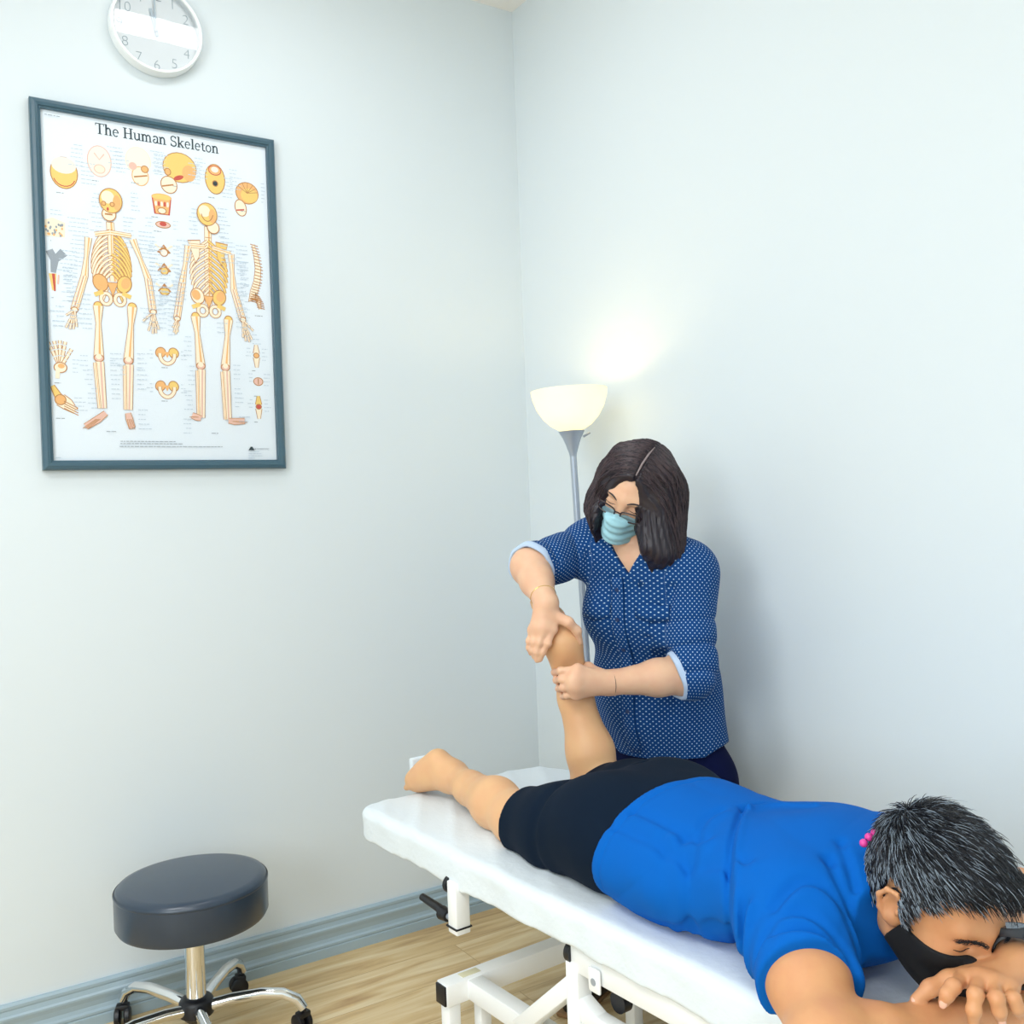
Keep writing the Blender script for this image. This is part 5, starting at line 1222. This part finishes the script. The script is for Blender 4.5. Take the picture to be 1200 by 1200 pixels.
    for sg in (-1,1):
        MB().tube(smooth_path([hd.w(p) for p in ((.048,sg*.068,-.030),(.02,sg*.079,-.010),(-.005,sg*.086,.012),(-.022,sg*.084,-.004),(.0,sg*.076,-.045),(.036,sg*.062,-.085))],6),.0013,8).build('ear_loop',M['sheet'],mk)
    # ---- spectacles
    gl = MB()
    for sg in (-1,1):
        rim = []
        for k in range(25):
            a = 2*math.pi*k/24; cx_,cz_ = math.cos(a),math.sin(a); sx = math.copysign(abs(cx_)**.6,cx_); sz = math.copysign(abs(cz_)**.6,cz_)
            y = sg*.034+.0255*sx; z = -.012+.0150*sz; x = .121-3.2*y*y-.12*(.004-z)
            rim.append(hd.w((x,y,z)))
        gl.tube(rim,.0018,8)
        gl.tube([hd.w(p) for p in ((.117-.010,sg*.060,-.006),(.07,sg*.074,.000),(.0,sg*.080,.006))],.0018,8)
    gl.tube(smooth_path([hd.w(p) for p in ((.119,.0095,-.008),(.123,0,-.004),(.119,-.0095,-.008))],5),.0018,8)
    spx = gl.build('spectacles',M['specs'],body)
    for sg in (-1,1):
        V = []; 
        for k in range(24):
            a = 2*math.pi*k/24; cx_,cz_ = math.cos(a),math.sin(a); y = sg*.034+.0252*math.copysign(abs(cx_)**.6,cx_); z = -.012+.0147*math.copysign(abs(cz_)**.6,cz_); V.append(hd.w((.121-3.2*y*y-.12*(.004-z),y,z)))
        mesh_obj('lens',V,[tuple(range(24))],M['lens'],spx,smooth=False)
    # ---- hair: chin-length bob with a parting, as a shaped mass plus strands
    part = .012
    gh = Grid(rng_axis(hd.o[0]-.22,hd.o[0]+.20,.0032), rng_axis(hd.o[1]-.22,hd.o[1]+.22,.0032), rng_axis(hd.o[2]-.30,hd.o[2]+.18,.0032))
    gh.add(hd.ell((-.012,0,.032),(.107,.088,.101)),.01); gh.add(hd.ell((.020,0,.030),(.080,.080,.090)),.02)
    gh.add(hd.ell((-.050,0,-.06),(.070,.085,.130)),.04)
    for (y0,th) in ((.078,.034),(-.076,.026)):
        gh.add(hd.ell((.0,y0,-.045),(.070,th,.150)),.03)
    dn = v3((0,0,-1))@hd.R.T       # world down in head frame, so that the curtains hang
    for sg,fx_,rr in ((1,.055,.034),(-1,.050,.024)):
        a = v3((fx_,sg*.068,.02)); b = a+v3((-.005,sg*.012,-.06)); c_ = b+dn*(.135 if sg > 0 else .125)+v3((-.01,-sg*.004,0)); 
        gh.add(hd.cap(a,b,rr*.8,rr),.03); gh.add(hd.cap(b,c_,rr,rr*.8),.03)
        a = v3((-.02,sg*.075,.0)); c_ = a+v3((0,0,-.05))+dn*(.195 if sg > 0 else .185); gh.add(hd.cap(a,c_,.042,.044),.04)
        a = v3((-.07,sg*.04,.0)); c_ = a+v3((0,0,-.05))+dn*.195; gh.add(hd.cap(a,c_,.048,.044),.04)
    for a,b,r0,r1 in (((-0.37039,-1.10319,1.438),(-0.42378,-1.13477,1.29615),.026,.018),((-0.3232,-1.11592,1.41946),(-0.34606,-1.14937,1.27967),.026,.020),((-0.3595,-1.12217,1.4286),(-0.3898,-1.14493,1.2736),.026,.020),((-0.47788,-1.01008,1.38765),(-0.48368,-1.03649,1.29799),.020,.014)):
        gh.add(capd(a,b,r0,r1),.05)
    # face opening
    gh.cut(hd.ell((.128,-.004,-.03),(.070,.050,.098)),.01); gh.cut(hd.cap((.10,-.002,-.07),(.12,-.002,-.16),.046,.05),.01)
    gh.cut(hd.ell((.112,.004,.045),(.045,.036,.040)),.012)
    def strands(P):
        q = hd.l(P); az = np.arctan2(q[:,1],q[:,0]-.02); s = np.where(q[:,2] > .02,q[:,0]*60,az*9)
        o = .0016*np.sin(s*7+3*waves(P,61,14))+.0010*np.sin(s*17+2*waves(P,62,22))
        return o+.007*np.exp(-((q[:,1]-part)/.004)**2)*np.clip((q[:,2]-.06)/.03,0,1)*np.clip((q[:,0]+.06)/.04,0,1)
    gh.disp(strands,.012); V,F = gh.surf(); hair = mesh_obj('hair',V,F,M['brown_hair'],body)
    MB().tube([hd.w(p) for p in ((.082,part,.098),(.055,part,.118),(.015,part,.1285),(-.025,part,.129))],[.0015,.0028,.0028,.001],8).build('hair_parting',M['scalp'],hair)
    # strands lying over the mass
    R = np.random.RandomState(9); bv2 = BVHTree.FromPolygons([tuple(map(float,v)) for v in V],[tuple(map(int,f)) for f in F])
    paths = []
    for i in range(2400):
        sg = 1 if R.rand() < .55 else -1
        x0 = R.uniform(-.085,.078); y0 = part+sg*R.uniform(.002,.03); p = Vector(hd.w((x0,y0,.16))); hit = bv2.ray_cast(p,Vector(hd.w((x0,y0,0)))-p)
        if hit[0] is None: continue
        P_ = [hit[0]+hit[1]*.0012]; d0 = Vector(v3((-.10+R.normal(0,.08),sg*1.0,0))@hd.R); gd = Vector((0,0,-1))
        for k in range(17):
            t = k/16; d = (d0*(1-t)**1.5+gd*(.35+.9*t)+Vector(R.normal(0,.04,3)))
            q = P_[-1]+d.normalized()*.022; near = bv2.find_nearest(q)
            if near[0] is None: break
            P_.append(near[0]+near[1]*(.0012+.0010*R.rand()))
        if len(P_) == 18: paths.append([tuple(q) for q in P_])
    paths = np.array(paths,np.float32); rr = [.0005]+[.0007]*15+[.0005,.0002]; sel = R.rand(len(paths)) < .5
    for nm,ms,mm in (('dark_strands',sel,M['brown_hair']),('brown_strands',~sel,M['hair_lite'])):
        Vv,Ff = tubes_mesh(paths[ms],rr,3); mesh_obj(nm,Vv,Ff,mm,hair)
    # ---- eyebrows, bracelet, necklace
    for sg in (-1,1):
        MB().tube([hd.w(q_) for q_ in snap(bvb,hd,[(.12,sg*(.015+.034*u),.017+.007*math.sin(u*2.6)) for u in np.linspace(0,1,8)])],[.0012,.002,.0024,.0024,.0022,.002,.0015,.0008],8).build('eyebrow',M['brown_hair'],body)
        MB().tube([hd.w(q_) for q_ in snap(bvb,hd,[(.12,sg*(.019+.028*u),-.0070-.002*math.sin(u*3.14)) for u in np.linspace(0,1,7)])],[.0004,.0008,.001,.001,.001,.0008,.0004],6).build('eyelash_line',M['brown_hair'],body)
    d = (eL-wL)/np.linalg.norm(eL-wL); MB().lathe([(.0300,-.0008),(.0310,0),(.0300,.0008),(.029,0),(.0300,-.0008)],wL+d*.004,40,d).build('bracelet',M['specs'],body)
    d = (eR-wR)/np.linalg.norm(eR-wR); MB().lathe([(.0315,-.0008),(.0325,0),(.0315,.0008),(.0305,0),(.0315,-.0008)],wR+d*.030,40,d).build('bracelet',M['gold'],body)
    MB().tube(smooth_path([tuple(nk0+nd*.03+rt*.045+fn*.03),tuple(nk0+fn*.062+rt*.025+v3((0,0,-.025))),tuple(nk0+fn*.075+v3((0,0,-.055))),tuple(nk0+fn*.062-rt*.025+v3((0,0,-.025))),tuple(nk0+nd*.03-rt*.045+fn*.03)],6),.0009,6).build('necklace',M['gold'],body)
    return body
woman = build_woman()
